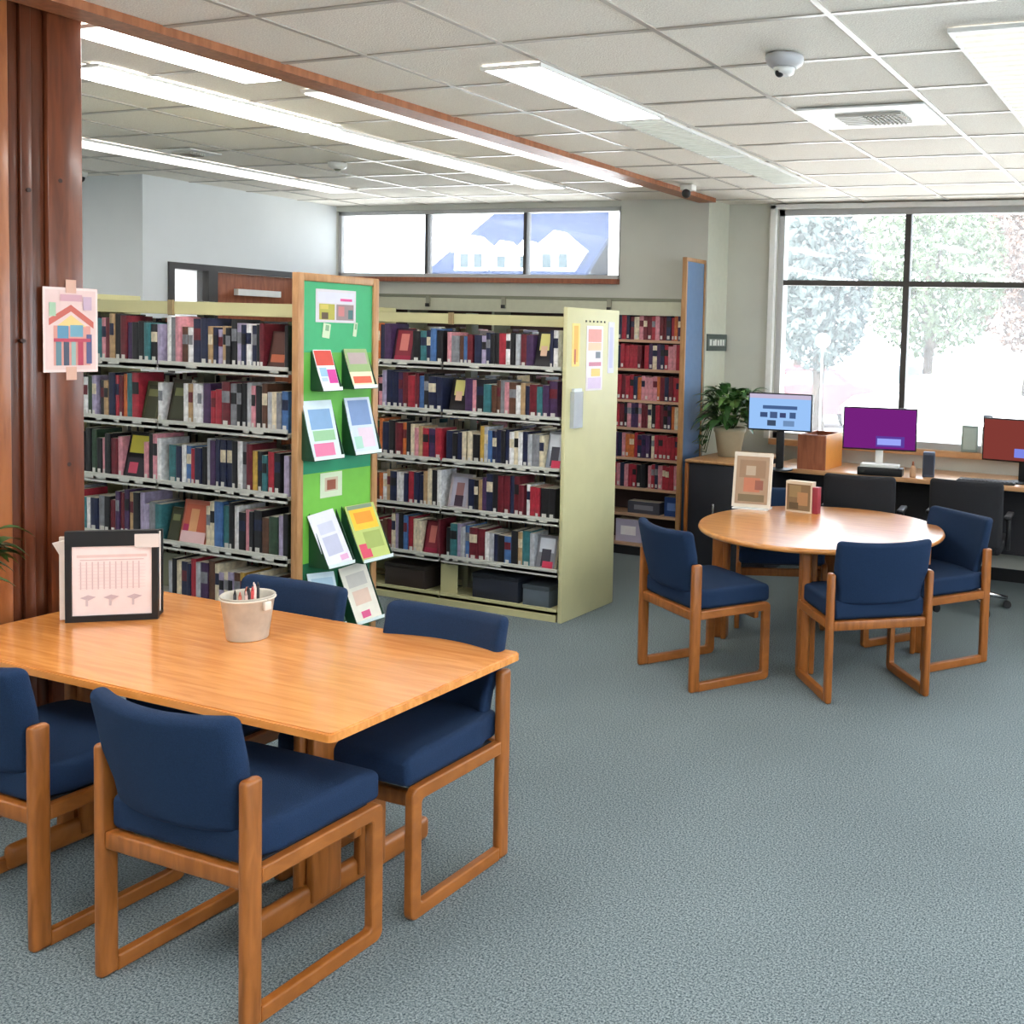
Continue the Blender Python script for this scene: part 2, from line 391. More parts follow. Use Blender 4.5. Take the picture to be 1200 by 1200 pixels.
# smoke detector / camera domes
d = empty('smoke_detector', (-1.62, 4.0, CE), 0, 'round white detector with dark lens on the ceiling tile near the vent', 'smoke detector')
MB().lathe([(.075, -.012), (.078, -.02), (.07, -.04), (.045, -.052)][::-1] and [(.05, -.055), (.072, -.04), (.078, -.02), (.075, -.007)], mat('detector_grey', rgb(196, 196, 198), .4)).build('base', None, d)
MB().lathe([(.02, -.085), (.038, -.078), (.044, -.0555)], M_white).build('cap', None, d)
MB().sph((-.012, -.02, -.077), .018, M_black).build('lens', None, d)
d = empty('security_camera', (-3.66, 7.2, CE), 0, 'small white camera with dark lens beside the end of the wooden batten', 'camera')
MB().bx(-.05, .05, -.04, .04, -.05, -.0065, M_white, .006).build('bracket', None, d)
MB().sph((0, -.03, -.075), .034, M_black).build('lens', None, d)
d = empty('motion_sensor', (-5.7, 5.8, CE), 0, 'small white sensor on the ceiling between two strip lights', 'sensor')
MB().lathe([(.035, -.05), (.06, -.035), (.065, -.0065)], M_white).build('base', None, d)
MB().lathe([(.012, -.062), (.026, -.0505)], M_creamd).build('lens', None, d)
d = empty('dome_camera', (-8.3, 5.75, CE), 0, 'black dome camera at the ceiling edge beside the wooden post', 'camera')
MB().lathe([(.05, -.04), (.06, -.02), (.06, -.0005)], M_white).build('base', None, d)
MB().sph((0, 0, -.045), .042, M_black).build('dome', None, d)

# ---------------------------------------------------------------- wooden pillar
M_pl = [wood('pillar_plank_%s' % n_, rgb(*a), rgb(*b_), (7, 7, .8), .3, 5, .2) for n_, a, b_ in
        (('dark', (78, 38, 20), (98, 50, 28)), ('mid', (92, 46, 26), (118, 62, 36)), ('light', (136, 76, 38), (160, 96, 52)))]
pr = empty('wooden_pillar', (-4.25, 2.52, 0), 0, 'tall reddish brown plank-clad wooden pillar at the left edge behind the table', 'pillar')
for (y0, y1, k, dx) in ((2.27, 2.395, 1, 0), (2.40, 2.515, 2, 0), (2.518, 2.56, 0, -.02), (2.562, 2.602, 0, -.008), (2.605, 2.652, 0, -.02), (2.655, 2.785, 1, .0)):
    MB().bx(.20, .25 + dx, y0 - 2.52, y1 - 2.52, 0, CE - .001, None, .003).build('plank', M_pl[k], pr)
for i, k in enumerate((2, 1, 0, 1)):
    MB().bx(-.25 + i * .113, -.25 + i * .113 + .109, -.255, -.215, 0, CE - .001, None, .003).build('plank', M_pl[k], pr)
MB().bx(-.25, .195, -.21, .265, 0, CE - .001).build('core', M_pl[0], pr)
kn = MB()
for (y, z) in ((2.56, 1.75), (2.725, 1.28), (2.70, 2.35), (2.585, 2.3), (2.72, .86)):
    kn.cyl((.23, y - 2.52, z), (.2508, y - 2.52, z), .008, m=None)
kn.build('wood_knot', mat('knot', rgb(52, 26, 16), .5), pr)
# drawing taped to the pillar
pk = (232, 190, 186)
polys = [((.04, .03, .96, .97), (226, 196, 190)), ([(.1, .55), (.5, .72), (.92, .52), (.92, .60), (.5, .80), (.1, .63)], (196, 98, 84)),
         ((.18, .08, .86, .55), (214, 150, 138)), ([(.25, .55), (.5, .68), (.78, .54)], (228, 198, 130)),
         ((.25, .40, .45, .55), (92, 144, 172)), ((.48, .42, .72, .56), (110, 160, 178)), ((.22, .08, .32, .36), (98, 130, 140)), ((.36, .08, .46, .36), (70, 78, 96)),
         ((.5, .08, .58, .36), (150, 176, 170)), ((.62, .08, .72, .38), (178, 60, 84)), ((.78, .10, .88, .45), (84, 88, 128)), ((.18, .36, .86, .40), (188, 70, 90)),
         ((.1, .66, .22, .82), (160, 190, 160)), ((.3, .84, .7, .92), (204, 158, 168)), ((.72, .74, .88, .9), (196, 168, 186))]
o = card(.21, .32, .002, (240, 212, 206), polys).build('house_drawing', None, None, (-3.997, 2.734, 1.633), (0, 0, PI / 2))
tag(o, "pink child's drawing of a house taped to the side of the wooden pillar", 'drawing')
MB().bx(-.02, .02, -.002, -.0008, -.03, .02).build('tape', mat('tape', rgb(214, 170, 150), .3), o)
MB().bx(-.02, .02, -.002, -.0008, .30, .35).build('tape', MC['tape'], o)

# ---------------------------------------------------------------- chairs
def build_chair():
    root = empty('library_chair')
    W = .58; pw = .034; D = .47
    for s in (-1, 1):
        x0 = s * (W / 2 - pw / 2)
        p = MB(); p.box((x0, -.0, .335), (pw, .056, .67), None, .012, seg=3)
        p.build('back_post', M_oak, root)
        # sled leg: C shaped strip (top rail, front leg, floor rail)
        b_ = MB(); th = .046; R_ = .028
        def loop(off):
            zt, zb, yf = .425 - off, off, D - off; r_ = max(R_ - off, .012); pts = [(.024, zt)]
            for k in range(7):
                a = PI / 2 - k * PI / 12; pts.append((yf - r_ + r_ * math.cos(a), zt - r_ + r_ * math.sin(a)))
            for k in range(7):
                a = -k * PI / 12; pts.append((yf - r_ + r_ * math.cos(a), zb + r_ + r_ * math.sin(a)))
            pts.append((.024, zb)); return pts
        A, B = loop(0), loop(th); hw = pw / 2 - .001; bm = b_.bm
        V = [[bm.verts.new((x0 + sx * w_, y, z)) for (y, z) in L] for (sx, w_, L) in ((-1, hw, A), (1, hw, A), (1, hw, B), (-1, hw, B))]
        for k in range(len(A) - 1):
            for q in range(4):
                f = bm.faces.new((V[q][k], V[q][k + 1], V[(q + 1) % 4][k + 1], V[(q + 1) % 4][k])); f.smooth = False
        bm.faces.new([V[q][0] for q in range(4)]); bm.faces.new([V[q][-1] for q in range(3, -1, -1)])
        bmesh.ops.recalc_face_normals(bm, faces=bm.faces)
        es = [e for e in bm.edges if len(e.link_faces) == 2 and e.calc_face_angle(0) > 1.2 and abs(e.verts[0].co.x - e.verts[1].co.x) < 1e-5]
        bmesh.ops.bevel(bm, geom=es, offset=.006, segments=2, affect='EDGES', profile=.5)
        b_.build('sled_leg', M_oakrail, root)
    MB().box((0, 0, .398), (W - 2 * pw, .034, .05), None, .006).build('cross_rail', M_oak, root)
    MB().box((0, D - .07, .36), (W - 2 * pw, .03, .05), None, .006).build('cross_rail', M_oak, root)
    ws = W - 2 * pw - .01
    def fs(v):
        x, y, z = v; t_ = (y + .25) / .5
        z2 = z + (.012 * (1 - (2 * x / ws) ** 2) * (1 - (2 * t_ - 1) ** 2) if z > 0 else 0)
        if y > .15: z2 -= (y - .15) ** 2 * 1.6 * (1 if z > 0 else .2)
        x *= 1 + .085 * max(0, min(1, (y + .18) / .04)); return (x, y + .236, z2 + .4765)
    MB().cushion((ws, .48, .10), .022, M_blue, fs, (10, 10, 3)).build('seat', None, root)
    MB().box((0, .235, .4185), (W - 2 * pw - .004, .40, .013), mat('seat_board', rgb(34, 36, 44), .7)).build('seat_board', None, root)
    wb_ = W - .02 ; hb = .33
    def fb(v):
        x, y, z = v; u = 2 * x / wb_
        sag = .055 * (1 - u * u); zz = z + .668; tilt = (zz - .5) * .22
        if zz < .62: # narrow between the posts low down
            pass
        k = 1 - .10 * max(0, min(1, (.68 - zz) / .1))
        lift = .012 * u * u * (1 if z > 0 else 0)
        return (x * k, y + .045 - sag - tilt, zz + lift)
    MB().cushion((wb_ - .04, .06, hb), .027, M_blue, fb, (16, 3, 10)).build('backrest', None, root)
    return root
proto = build_chair()
CH = [
 ((-2.50, 1.985), 0, 'blue upholstered oak chair in front of the rectangular table, nearest the camera'),
 ((-3.33, 1.985), 0, 'blue upholstered oak chair cut off by the left edge of the picture'),
 ((-2.475, 3.02), PI, 'blue oak chair on the far side of rectangular table, at its right corner'),
 ((-3.245, 3.06), PI, 'blue chair on the far side of rectangular table, only top edge of backrest showing'),
 ((-2.605, 5.03), math.atan2(-.53, .85), 'blue oak chair left of the round table, beside the cream bookcase end'),
 ((-1.49, 5.235), math.atan2(.64, .77), 'blue oak chair in front of the round table with its back to the camera'),
 ((-1.345, 6.31), math.atan2(.57, -.82), 'blue oak chair right of the round table, near the black office chairs'),
 ((-2.60, 6.62), math.atan2(-.40, -.92), 'blue oak chair behind the round table, mostly hidden under it'),
]
for i, ((x, y), a, lab) in enumerate(CH):
    o = proto if i == 0 else copy_tree(proto)
    o.location = (x, y, 0); o.rotation_euler.z = a
    tag(o, lab, 'chair', 'blue upholstered oak chairs')

# ---------------------------------------------------------------- tables
def rtop(w_, d_, t_, r, m, em):
    mb = MB(); pts = []
    for (sx, sy, a0) in ((1, 1, 0), (-1, 1, 90), (-1, -1, 180), (1, -1, 270)):
        for k in range(5):
            a = rad(a0 + k * 22.5); pts.append((sx * (w_ / 2 - r) + r * math.cos(a), sy * (d_ / 2 - r) + r * math.sin(a)))
    return pts
rt = empty('rectangular_table', (-3.06, 2.622, 0), 0, 'rectangular orange wood table with four blue chairs in the left foreground', 'table')
mb = MB(); pts = rtop(1.81, .87, .03, .02, None, None)
mb.poly([(x, y, .703) for x, y in pts][::-1], M_tabletop, .027, (0, 0, 1))
bmesh.ops.recalc_face_normals(mb.bm, faces=mb.bm.faces)
es = [e for e in mb.bm.edges if abs(e.verts[0].co.z - e.verts[1].co.z) < 1e-6 and e.verts[0].co.z > .72]
bmesh.ops.bevel(mb.bm, geom=es, offset=.005, segments=2, affect='EDGES')
mb.build('tabletop', None, rt)
for sx in (-1, 1):
    x = sx * .53
    MB().box((x - .018, -.13, .36), (.03, .10, .66), None, .006).box((x + .018, -.1, .36), (.03, .12, .66), None, .006).build('leg', M_oak, rt)
    MB().box((x - .018, .13, .36), (.03, .10, .66), None, .006).box((x + .018, .1, .36), (.03, .12, .66), None, .006).build('leg', M_oak, rt)
    MB().box((x, 0, .045), (.045, .80, .085), None, .03, seg=4).build('foot', M_oakrail, rt)
    MB().box((x, 0, .672), (.045, .62, .058), None, .012).build('top_bearer', M_oakrail, rt)
MB().box((0, 0, .30), (1.02, .026, .10), None, .006).build('stretcher', M_oak, rt)
ct = empty('round_table', (-2.10, 6.02, 0), 0, 'round wooden table with blue chairs around it, before the computers', 'table')
MB().lathe([(.705, .695), (.735, .700), (.742, .712), (.735, .728), (.73, .73)], M_roundtop, 72).build('tabletop', None, ct)
for k in range(4):
    a = rad(-77 + 90 * k); c, s = math.cos(a), math.sin(a)
    MB().box((c * .62, s * .62, .3475), (.085, .05, .695), None, .008, (0, 0, a)).box((c * .575, s * .575, .3475), (.03, .10, .695), None, .006, (0, 0, a)).build('leg', M_oak, ct)
MB().box((0, 0, .66), (1.1, .03, .066), None, .004, (0, 0, rad(13))).build('apron', M_oak, ct)
MB().box((0, 0, .66), (.03, 1.1, .066), None, .004, (0, 0, rad(13))).build('apron', M_oak, ct)

# ---------------------------------------------------------------- bookcases
ROWS = [1.615, 1.30, .975, .655, .33, .075]
ORD = 'first second third fourth fifth sixth seventh eighth ninth tenth eleventh twelfth thirteenth fourteenth fifteenth sixteenth seventeenth eighteenth nineteenth twentieth twenty-first twenty-second twenty-third twenty-fourth twenty-fifth twenty-sixth twenty-seventh twenty-eighth twenty-ninth thirtieth thirty-first thirty-second thirty-third'.split()
def bookcase(name, xr, yf, bays, label, first, depth=.62, pitch=.935):
    xl = xr - pitch * bays; D2 = depth / 2; yc_ = yf + D2
    root = empty(name, (xr, yc_, 0), 0, label, 'bookcase')
    H_ = 1.93; L = xl - xr
    for k in range(bays + 1):
        x = -pitch * k; e = -.02 if k == 0 else .0
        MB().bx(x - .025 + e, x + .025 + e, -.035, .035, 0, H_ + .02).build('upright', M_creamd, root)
    for sgn in (-1, 1):
        for k in range(bays):
            x1 = -pitch * k - .012; x0 = -pitch * (k + 1) + .012
            for j, z in enumerate(ROWS):
                y0, y1 = (-D2 + .005, -.04) if sgn < 0 else (.04, D2 - .005)
                s_ = MB().bx(x0, x1, y0, y1, z - .03, z - .012)
                yf_ = y0 if sgn < 0 else y1
                s_.bx(x0, x1, min(yf_, yf_ - sgn * .012), max(yf_, yf_ - sgn * .012), z - .042, z + .008)
                if sgn < 0 and j < 5:
                    random.seed(j * 7 + k); q = x0 + .03
                    lm = mat('shelf_label', rgb(196, 198, 190), .5)
                    while q < x1 - .1:
                        wd = random.uniform(.03, .09)
                        if random.random() < .35: s_.bx(q, q + wd, y0 - .001, y0 - .0001, z - .024, z - .006, lm)
                        q += wd + random.uniform(.01, .05)
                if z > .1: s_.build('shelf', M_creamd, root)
                else: s_.build('base_shelf', M_cream, root)
    for sgn in (-1, 1):
        y0 = -D2 if sgn < 0 else D2 - .014
        MB().bx(L + .0, -.012, y0, y0 + .014, 0, .04).build('kick_plate', M_cream, root)
    MB().bx(L, -.012, -.20, .20, H_ - .02, H_ + .012).bx(L, -.012, -.21, -.20, H_ - .055, H_ + .012).bx(L, -.012, .20, .21, H_ - .055, H_ + .012).build('canopy', M_cream, root)
    for k in range(bays + 1):
        x = -pitch * k; MB().bx(x - .022, x + .016, -.222, -.2105, H_ - .06, H_ + .02, mat('joint_brown', rgb(150, 128, 92), .5)).build('canopy_joint', None, root)
    MB().bx(L, -.012, -.006, .006, .1, .5).build('center_stop', M_creamd, root)
    MB().bx(L - .03, L, -D2, D2, 0, 1.98).build('end_panel', M_cream, root)
    return root

PAL = dict(black=(30, 30, 34), navy=(34, 40, 68), maroon=(104, 34, 44), crimson=(162, 44, 58), purple=(70, 48, 84), brown=(92, 62, 48), tan=(176, 146, 108),
           cream=(218, 206, 178), white=(226, 226, 226), grey=(128, 130, 136), silver=(176, 180, 186), teal=(56, 112, 118), green=(50, 72, 54), blue=(70, 108, 160), pink=(206, 140, 150), orange=(196, 108, 56), gold=(192, 158, 74), lilac=(166, 156, 184))
KEYS = list(PAL); WT = [26, 16, 12, 7, 8, 8, 5, 6, 8, 6, 6, 4, 3, 5, 5, 3, 3, 4]
KR = ['crimson', 'crimson', 'pink', 'crimson', 'maroon', 'maroon', 'purple', 'pink', 'orange', 'cream', 'crimson', 'black', 'navy']
BM_ = {k: mat('book_cover_' + k, rgb(*v), .42, noise=.25, nscale=30) for k, v in PAL.items()}
M_page = mat('book_pages', rgb(222, 214, 196), .8)
M_lab = mat('spine_label', rgb(206, 206, 200), .5)
def book_into(mb, x, y, z, w_, d_, h_, key, acc, lab=True, lean=0):
    """spine faces -y; x is the left edge, y the spine plane"""
    bm = mb.bm; c = BM_[key]
    ci, pi_, li, ai = mb.mi(c), mb.mi(M_page), mb.mi(M_lab), mb.mi(BM_[acc])
    cv = .0022
    def T(px, py, pz):
        if lean: 
            ox = 0 if lean < 0 else w_
            a = lean; dx = px - ox; px, pz = ox + dx * math.cos(a) + pz * math.sin(a), -dx * math.sin(a) + pz * math.cos(a)
        return (x + px, y + py, z + pz)
    zs = [0, h_ * .05, h_ * .05 + .028, h_ * .55, h_ * .80, h_]
    L = [bm.verts.new(T(0, .003, q)) for q in zs]; Lc = [bm.verts.new(T(w_ * .22, 0, q)) for q in zs]; Rc = [bm.verts.new(T(w_ * .78, 0, q)) for q in zs]; R_ = [bm.verts.new(T(w_, .003, q)) for q in zs]
    for k in range(5):
        m_ = ci
        if k == 1 and lab: m_ = li
        if k == 3: m_ = ai
        for a, b_ in ((L, Lc), (Lc, Rc), (Rc, R_)):
            f = bm.faces.new((a[k], b_[k], b_[k + 1], a[k + 1])); f.material_index = m_ if (a is Lc or k != 1) else ci
    B = [bm.verts.new(T(0, d_, 0)), bm.verts.new(T(w_, d_, 0)), bm.verts.new(T(w_, d_, h_)), bm.verts.new(T(0, d_, h_))]
    f = bm.faces.new([B[0]] + [L[k] for k in range(0, 6)][::1] + [B[3]]); f.material_index = ci
    f = bm.faces.new([B[1], B[2]] + [R_[k] for k in range(5, -1, -1)]); f.material_index = ci
    f = bm.faces.new((B[0], B[3], B[2], B[1])); f.material_index = pi_
    f = bm.faces.new((L[5], Lc[5], Rc[5], R_[5], B[2], B[3])); f.material_index = ci
    f = bm.faces.new((L[0], B[0], B[1], R_[0], Rc[0], Lc[0])); f.material_index = ci
    # page block seen from above
    e = .0004
    P = [bm.verts.new(T(cv, .006, h_ + e)), bm.verts.new(T(w_ - cv, .006, h_ + e)), bm.verts.new(T(w_ - cv, d_ - .002, h_ + e)), bm.verts.new(T(cv, d_ - .002, h_ + e))]
    f = bm.faces.new(P); f.material_index = pi_
def sizeword(w_): return 'slim' if w_ < .032 else ('thick' if w_ > .05 else 'medium')
def facebook(x, y, z, w_, h_, base, polys, lab, grp):
    mb = MB(); th = .03
    mb.bx(-w_ / 2, w_ / 2, 0, th, 0, h_, flat(base)); mb.bx(-w_ / 2 + .004, w_ / 2 + .0005, .003, th - .003, .004, h_ + .0005, M_page)
    card(w_, h_, .0005, base, polys, mb=mb)
    o = mb.build('book', None, None, (x, y, z + .002), (rad(-12), 0, 0)); tag(o, lab, 'book', grp); return o
cnt = [0]
def fill_row(xl, xr, y, z, seed, where, grp, keys=KEYS, wt=WT, hr=(.19, .262), wr=(.024, .058), faces=(), lab=True, lean_end=True, name='book', cat='book', dr=(.15, .18)):
    """fill from right to left; faces = [(x centre, width, height, base, polys, words)]"""
    random.seed(seed); x = xr; n_ = 0; lastk = None
    faces = list(faces)
    run = 0; hbase = random.uniform(*hr)
    while x > xl + wr[0]:
        hit = None
        for fc in faces:
            if x <= fc[0] + fc[1] / 2 + .01: hit = fc
        if hit:
            faces.remove(hit)
            facebook(hit[0], y + .012, z, hit[1], hit[2], hit[3], hit[4], hit[5] + ', ' + where, grp); x = hit[0] - hit[1] / 2 - .006; run = 0; continue
        w_ = min(random.uniform(*wr), x - xl)
        nx = max([fc[0] + fc[1] / 2 for fc in faces if fc[0] < x] + [xl])
        if x - w_ < nx: 
            w_ = x - nx - .002
            if w_ < .012: x = nx; continue
        if run <= 0: run = random.randint(1, 6); hbase = random.uniform(*hr); kk = random.choices(keys, wt)[0] if wt else random.choice(keys)
        run -= 1
        key = random.choices(keys, wt)[0] if wt else random.choice(keys)
        if cat == 'book' and key in ('white', 'cream', 'silver', 'pink', 'gold', 'lilac', 'orange', 'tan'): w_ = max(min(w_, .034), .018) if w_ > .018 else w_
        h_ = min(hr[1], max(hr[0], hbase + random.uniform(-.012, .012))); acc = random.choice(['black', 'grey', 'cream', 'navy', 'maroon'] + [key] * 9)
        d_ = random.uniform(*dr); mb = MB()
        book_into(mb, 0, 0, 0, w_ - .0012, d_, h_, key, acc, lab and random.random() < .5)
        o = mb.build(name, None, None, (x - w_, y + random.uniform(0, .014), z)); 
        tag(o, '%s %s %s, %s from right, %s' % (sizeword(w_), key, 'book' if cat == 'book' else cat, ORD[min(n_, 32)], where), cat, grp)
        n_ += 1; cnt[0] += 1; x -= w_
        if random.random() < .035: x -= random.uniform(.01, .03)
    return n_
def stuffbooks(x0, x1, yb, rows, seed, label, name='books', facing=1):
    random.seed(seed); mb = MB()
    for z in rows:
        x = x0
        while x < x1 - .06:
            w_ = random.uniform(.025, .055); key = random.choices(KEYS, WT)[0]
            d_ = random.uniform(.15, .18); h_ = random.uniform(.19, .25)
            mb.bx(x, x + w_ - .0015, yb - d_, yb, z, z + h_, BM_[key]); mb.bx(x + .002, x + w_ - .0035, yb - d_ - .0004, yb - .004, z + .003, z + h_ + .0004, M_page)
            x += w_
    return tag(mb.build(name), label, 'book', None, 'stuff')
# bookcase A (behind the rectangular table)
ua = bookcase('bookcase', -4.246, 4.0, 2, 'long cream steel bookcase behind the rectangular table, left of the green display', True)
ub = bookcase('bookcase', -3.725, 5.66, 2, 'cream steel double-sided bookcase with blank end panel, right of the green display', False)
MB().bx(.006, .035, -.315, .315, 0, 2.0, mat('cream_panel', rgb(206, 202, 156), .5, noise=.03, nscale=6), .003).build('end_panel', None, ub)
F = lambda x, w_, h_, b_, p, s: (x, w_, h_, b_, p, s)
woman = [((.1, .1, .9, .9), (196, 96, 66)), ((.3, .3, .6, .8), (222, 160, 110)), ((.05, .05, .95, .3), (226, 190, 190)), ((.1, .3, .3, .45), (180, 40, 90))]
dark = [((.1, .55, .9, .92), (190, 180, 60)), ((.1, .05, .9, .45), (40, 34, 44)), ((.2, .12, .6, .35), (196, 70, 96))]
blond = [((.2, .5, .8, .95), (206, 200, 120)), ((.3, .35, .7, .62), (214, 176, 150)), ((.1, .03, .9, .25), (30, 26, 32))]
palec = [((.12, .1, .85, .9), (180, 178, 196)), ((.32, .25, .68, .75), (150, 110, 110)), ((.3, .1, .7, .4), (60, 44, 60))]
redc = [((.1, .1, .9, .95), (130, 36, 52)), ((.3, .35, .7, .85), (206, 120, 110)), ((.1, .06, .9, .2), (150, 30, 60))]
wht = [((.1, .5, .9, .92), (206, 212, 222)), ((.25, .1, .75, .6), (60, 60, 72)), ((.35, .05, .9, .25), (206, 60, 90))]
grn = [((.15, .1, .85, .9), (58, 60, 40)), ((.2, .62, .8, .8), (120, 124, 80))]
brn = [((.1, .1, .9, .95), (78, 46, 38)), ((.15, .2, .85, .4), (168, 90, 60))]
RN = ['top shelf', 'second shelf', 'third shelf', 'fourth shelf', 'fifth shelf']
gA = 'books on the long bookcase behind the rectangular table'; gB = 'books on the cream bookcase with blank end panel'
fA = {(0, 0): [(-4.36, .13, .2, (74, 44, 40), brn, 'dark brown book with orange band')], (1, 0): [(-5.08, .13, .24, (70, 62, 50), grn, 'olive book')], (2, 1): [(-5.40, .17, .26, (30, 28, 34), dark, 'black book with yellow and pink picture')],
      (3, 0): [(-4.96, .20, .24, (206, 120, 96), woman, 'orange picture book with white foot'), (-5.10 + -.0, .09, .19, (74, 74, 50), grn, 'narrow olive book')], (1, 1): [(-5.28, .12, .22, (96, 94, 66), grn, 'mossy green book')]}
fB = {(0, 0): [(-3.90, .12, .24, (40, 34, 44), blond, 'dark book with pale blond figure')], (1, 0): [(-4.62 + .06, .13, .23, (30, 26, 32), blond, 'black book with yellow and pale figure')],
      (2, 0): [(-3.80, .12, .25, (188, 196, 208), wht, 'pale blue grey book')], (3, 0): [(-4.54, .17, .24, (214, 206, 210), palec, 'pale framed portrait book')],
      (4, 1): [(-4.76, .13, .23, (110, 30, 44), redc, 'dark red portrait book')], (4, 0): [(-3.85, .14, .22, (150, 152, 160), wht, 'grey book with pink corner')], (0, 1): [(-5.02, .17, .23, (70, 44, 62), redc, 'plum book with dark figure')]}
nm = {'A': 'bookcase behind rectangular table', 'B': 'bookcase beside round table'}
for j in range(5):
    z = ROWS[j] - .0115
    for k, (a, b_) in enumerate(((-5.14, -4.27), (-6.05, -5.175))):
        if k == 1 and j == 4: continue
        fill_row(a, b_, 4.022, z, 11 + j * 5 + k, '%s %s bay, %s' % (RN[j], ('right', 'left')[k], nm['A']), gA, faces=fA.get((j, k), ()), wr=(.028, .060))
    for k, (a, b_) in enumerate(((-4.64, -3.78), (-5.30, -4.675))):
        fill_row(a, b_, 5.682, z, 101 + j * 5 + k, '%s %s bay, %s' % (RN[j], ('right', 'left')[k], nm['B']), gB, faces=fB.get((j, k), ()), wr=(.030, .064))
stuffbooks(-6.05, -4.30, 4.60, [q - .0115 for q in ROWS[:5]], 5, 'books filling the far side of the bookcase behind the rectangular table')
stuffbooks(-5.55, -3.80, 6.26, [q - .0115 for q in ROWS[:5]], 6, 'books filling the far side of the bookcase beside the round table')
# things on the base shelf of bookcase B
z = ROWS[5] - .0115
be = tag(MB().bx(-.07, .07, -.001, .001, 0, .2, M_cream, 0).bx(-.07, .07, -.001, .12, 0, .002, M_cream).build('bookend', None, None, (-4.62, 5.72, z)), 'cream steel bookend standing on the bottom shelf of the bookcase', 'bookend')
for (x, w_, h_, c_, lab) in ((-5.0, .34, .16, (52, 42, 38), 'dark brown low box on the bottom shelf left of the bookend'), (-4.25, .36, .17, (38, 44, 58), 'dark blue box on the bottom shelf right of the bookend'), (-3.93, .2, .14, (88, 100, 112), 'grey blue box at the right end of the bottom shelf')):
    r_ = empty('storage_box', (x, 5.82, z), 0, lab, 'box')
    MB().bx(-w_ / 2, w_ / 2, -.1, .1, 0, h_ - .03, flat(c_), .004).build('body', None, r_)
    MB().bx(-w_ / 2 - .003, w_ / 2 + .003, -.103, .103, h_ - .029, h_, flat(tuple(int(v * .8) for v in c_)), .004).build('lid', None, r_)
# clips and papers on end panel B (plane x=-3.69)
def paper(name, y, z0, w_, h_, base, polys, label, cat='notice'):
    o = card(w_, h_, .0015, base, polys).build(name, None, None, (-3.6880, y, z0), (0, 0, PI / 2)); return tag(o, label, cat)
paper('bookmark', 5.755, 1.63, .085, .27, (250, 214, 120), [((.2, .1, .8, .95), (244, 178, 70)), ((.3, .05, .5, .4), (190, 96, 70))], 'yellow orange notice at the upper left of cream end panel')
paper('notice', 5.98, 1.47, .20, .42, (236, 228, 232), [((.1, .75, .9, .95), (222, 150, 140)), ((.1, .62, .9, .74), (232, 196, 160)), ((.55, .5, .85, .6), (110, 120, 130)), ((.15, .38, .9, .44), (206, 130, 150)), ((.3, .22, .85, .34), (238, 208, 120)), ((.1, .03, .9, .2), (216, 196, 222))], 'tall multicoloured notice in the middle of cream end panel')
paper('notice', 6.185, 1.58, .075, .34, (214, 214, 232), [((.2, .1, .8, .9), (190, 190, 220))], 'narrow lilac notice at the right edge of cream end panel')
o = empty('leaflet_holder', (-3.6885, 5.755, 1.24), PI / 2, 'clear holder with pale papers low on the left of cream end panel', 'leaflet holder')
MB().bx(-.052, .052, -.03, 0, 0, .23, mat('clear_plastic', (.9, .94, .96), .1, trans=.6)).build('pocket', None, o)
MB().bx(-.044, .044, -.026, -.004, .005, .25, flat((222, 230, 232))).build('papers', None, o)
tk = MB()
for k in range(6): tk.box((0, 5.87 + .045 * k, 1.918), (.006, .008, .012), M_black)
# tiny dark clips along top of notice
tag(tk.build('magnet_strip', None, None, (-3.6868, 0, 0)), 'row of small dark clips above the middle notice on cream end panel', 'clips', None)

# green display end of bookcase A
gp = empty('display_panel', (-4.2, 4.29, 0), PI / 2, 'wood-framed green display panel of leaflets on the end of the left bookcase', 'display panel')
M_dk = wood('display_frame_wood', rgb(168, 122, 78), rgb(192, 146, 98), (6, 6, 1), .4)
wP = .56
MB().bx(-wP / 2, -wP / 2 + .04, -.012, .03, 0, 2.10, None, .004).build('frame_side', M_dk, gp)
MB().bx(wP / 2 - .04, wP / 2, -.012, .03, 0, 2.10, None, .004).build('frame_side', M_dk, gp)
MB().bx(-wP / 2 + .0405, wP / 2 - .0405, -.012, .03, 2.06, 2.10, None, .004).build('frame_top', M_dk, gp)
pn = MB()
for (z0, z1, c_) in ((0, .62, (28, 104, 66)), (.6205, 1.08, (120, 196, 72)), (1.0805, 1.17, (36, 146, 104)), (1.1705, 1.70, (98, 178, 70)), (1.7005, 2.0595, (58, 172, 112))):
    pn.bx(-wP / 2 + .041, wP / 2 - .041, 0, .028, z0, z1, flat(c_))
pn.build('back_board', None, gp)
MG = mat('pocket_green', rgb(26, 70, 46), .4)
def pocket(y, z, w_, h_, out=.07):
    """display pocket, local coords of panel: x = y-4.29"""
    x = y - 4.29; m_ = MB(); a = out / h_
    for sx in (-1, 1):
        px = x + sx * (w_ / 2 + .006)
        m_.poly([(px - .0015, -.001, z + h_), (px - .0015, -.001, z - .005), (px - .0015, -out - .016, z - .005)], MG, .003, (1, 0, 0))
    m_.bx(x - w_ / 2 - .004, x + w_ / 2 + .004, -out - .016, -.001, z - .010, z - .006, MG)
    m_.bx(x - w_ / 2 - .004, x + w_ / 2 + .004, -out - .016, -out - .013, z - .006, z + .012, mat('clear_plastic2', (.85, .95, .92), .1))
    m_.build('leaflet_pocket', None, gp)
def leaflet(y, z, w_, h_, base, polys, label, out=.07, roll=0, name='leaflet', bold=True):
    if bold: pocket(y, z, w_, h_ * .92, out)
    a = math.atan2(out, h_)
    o = card(w_, h_, .004, base, polys).build(name, None, None, (-4.2 + out + .003, y, z), (-a, roll, PI / 2)); return tag(o, label, 'leaflet')
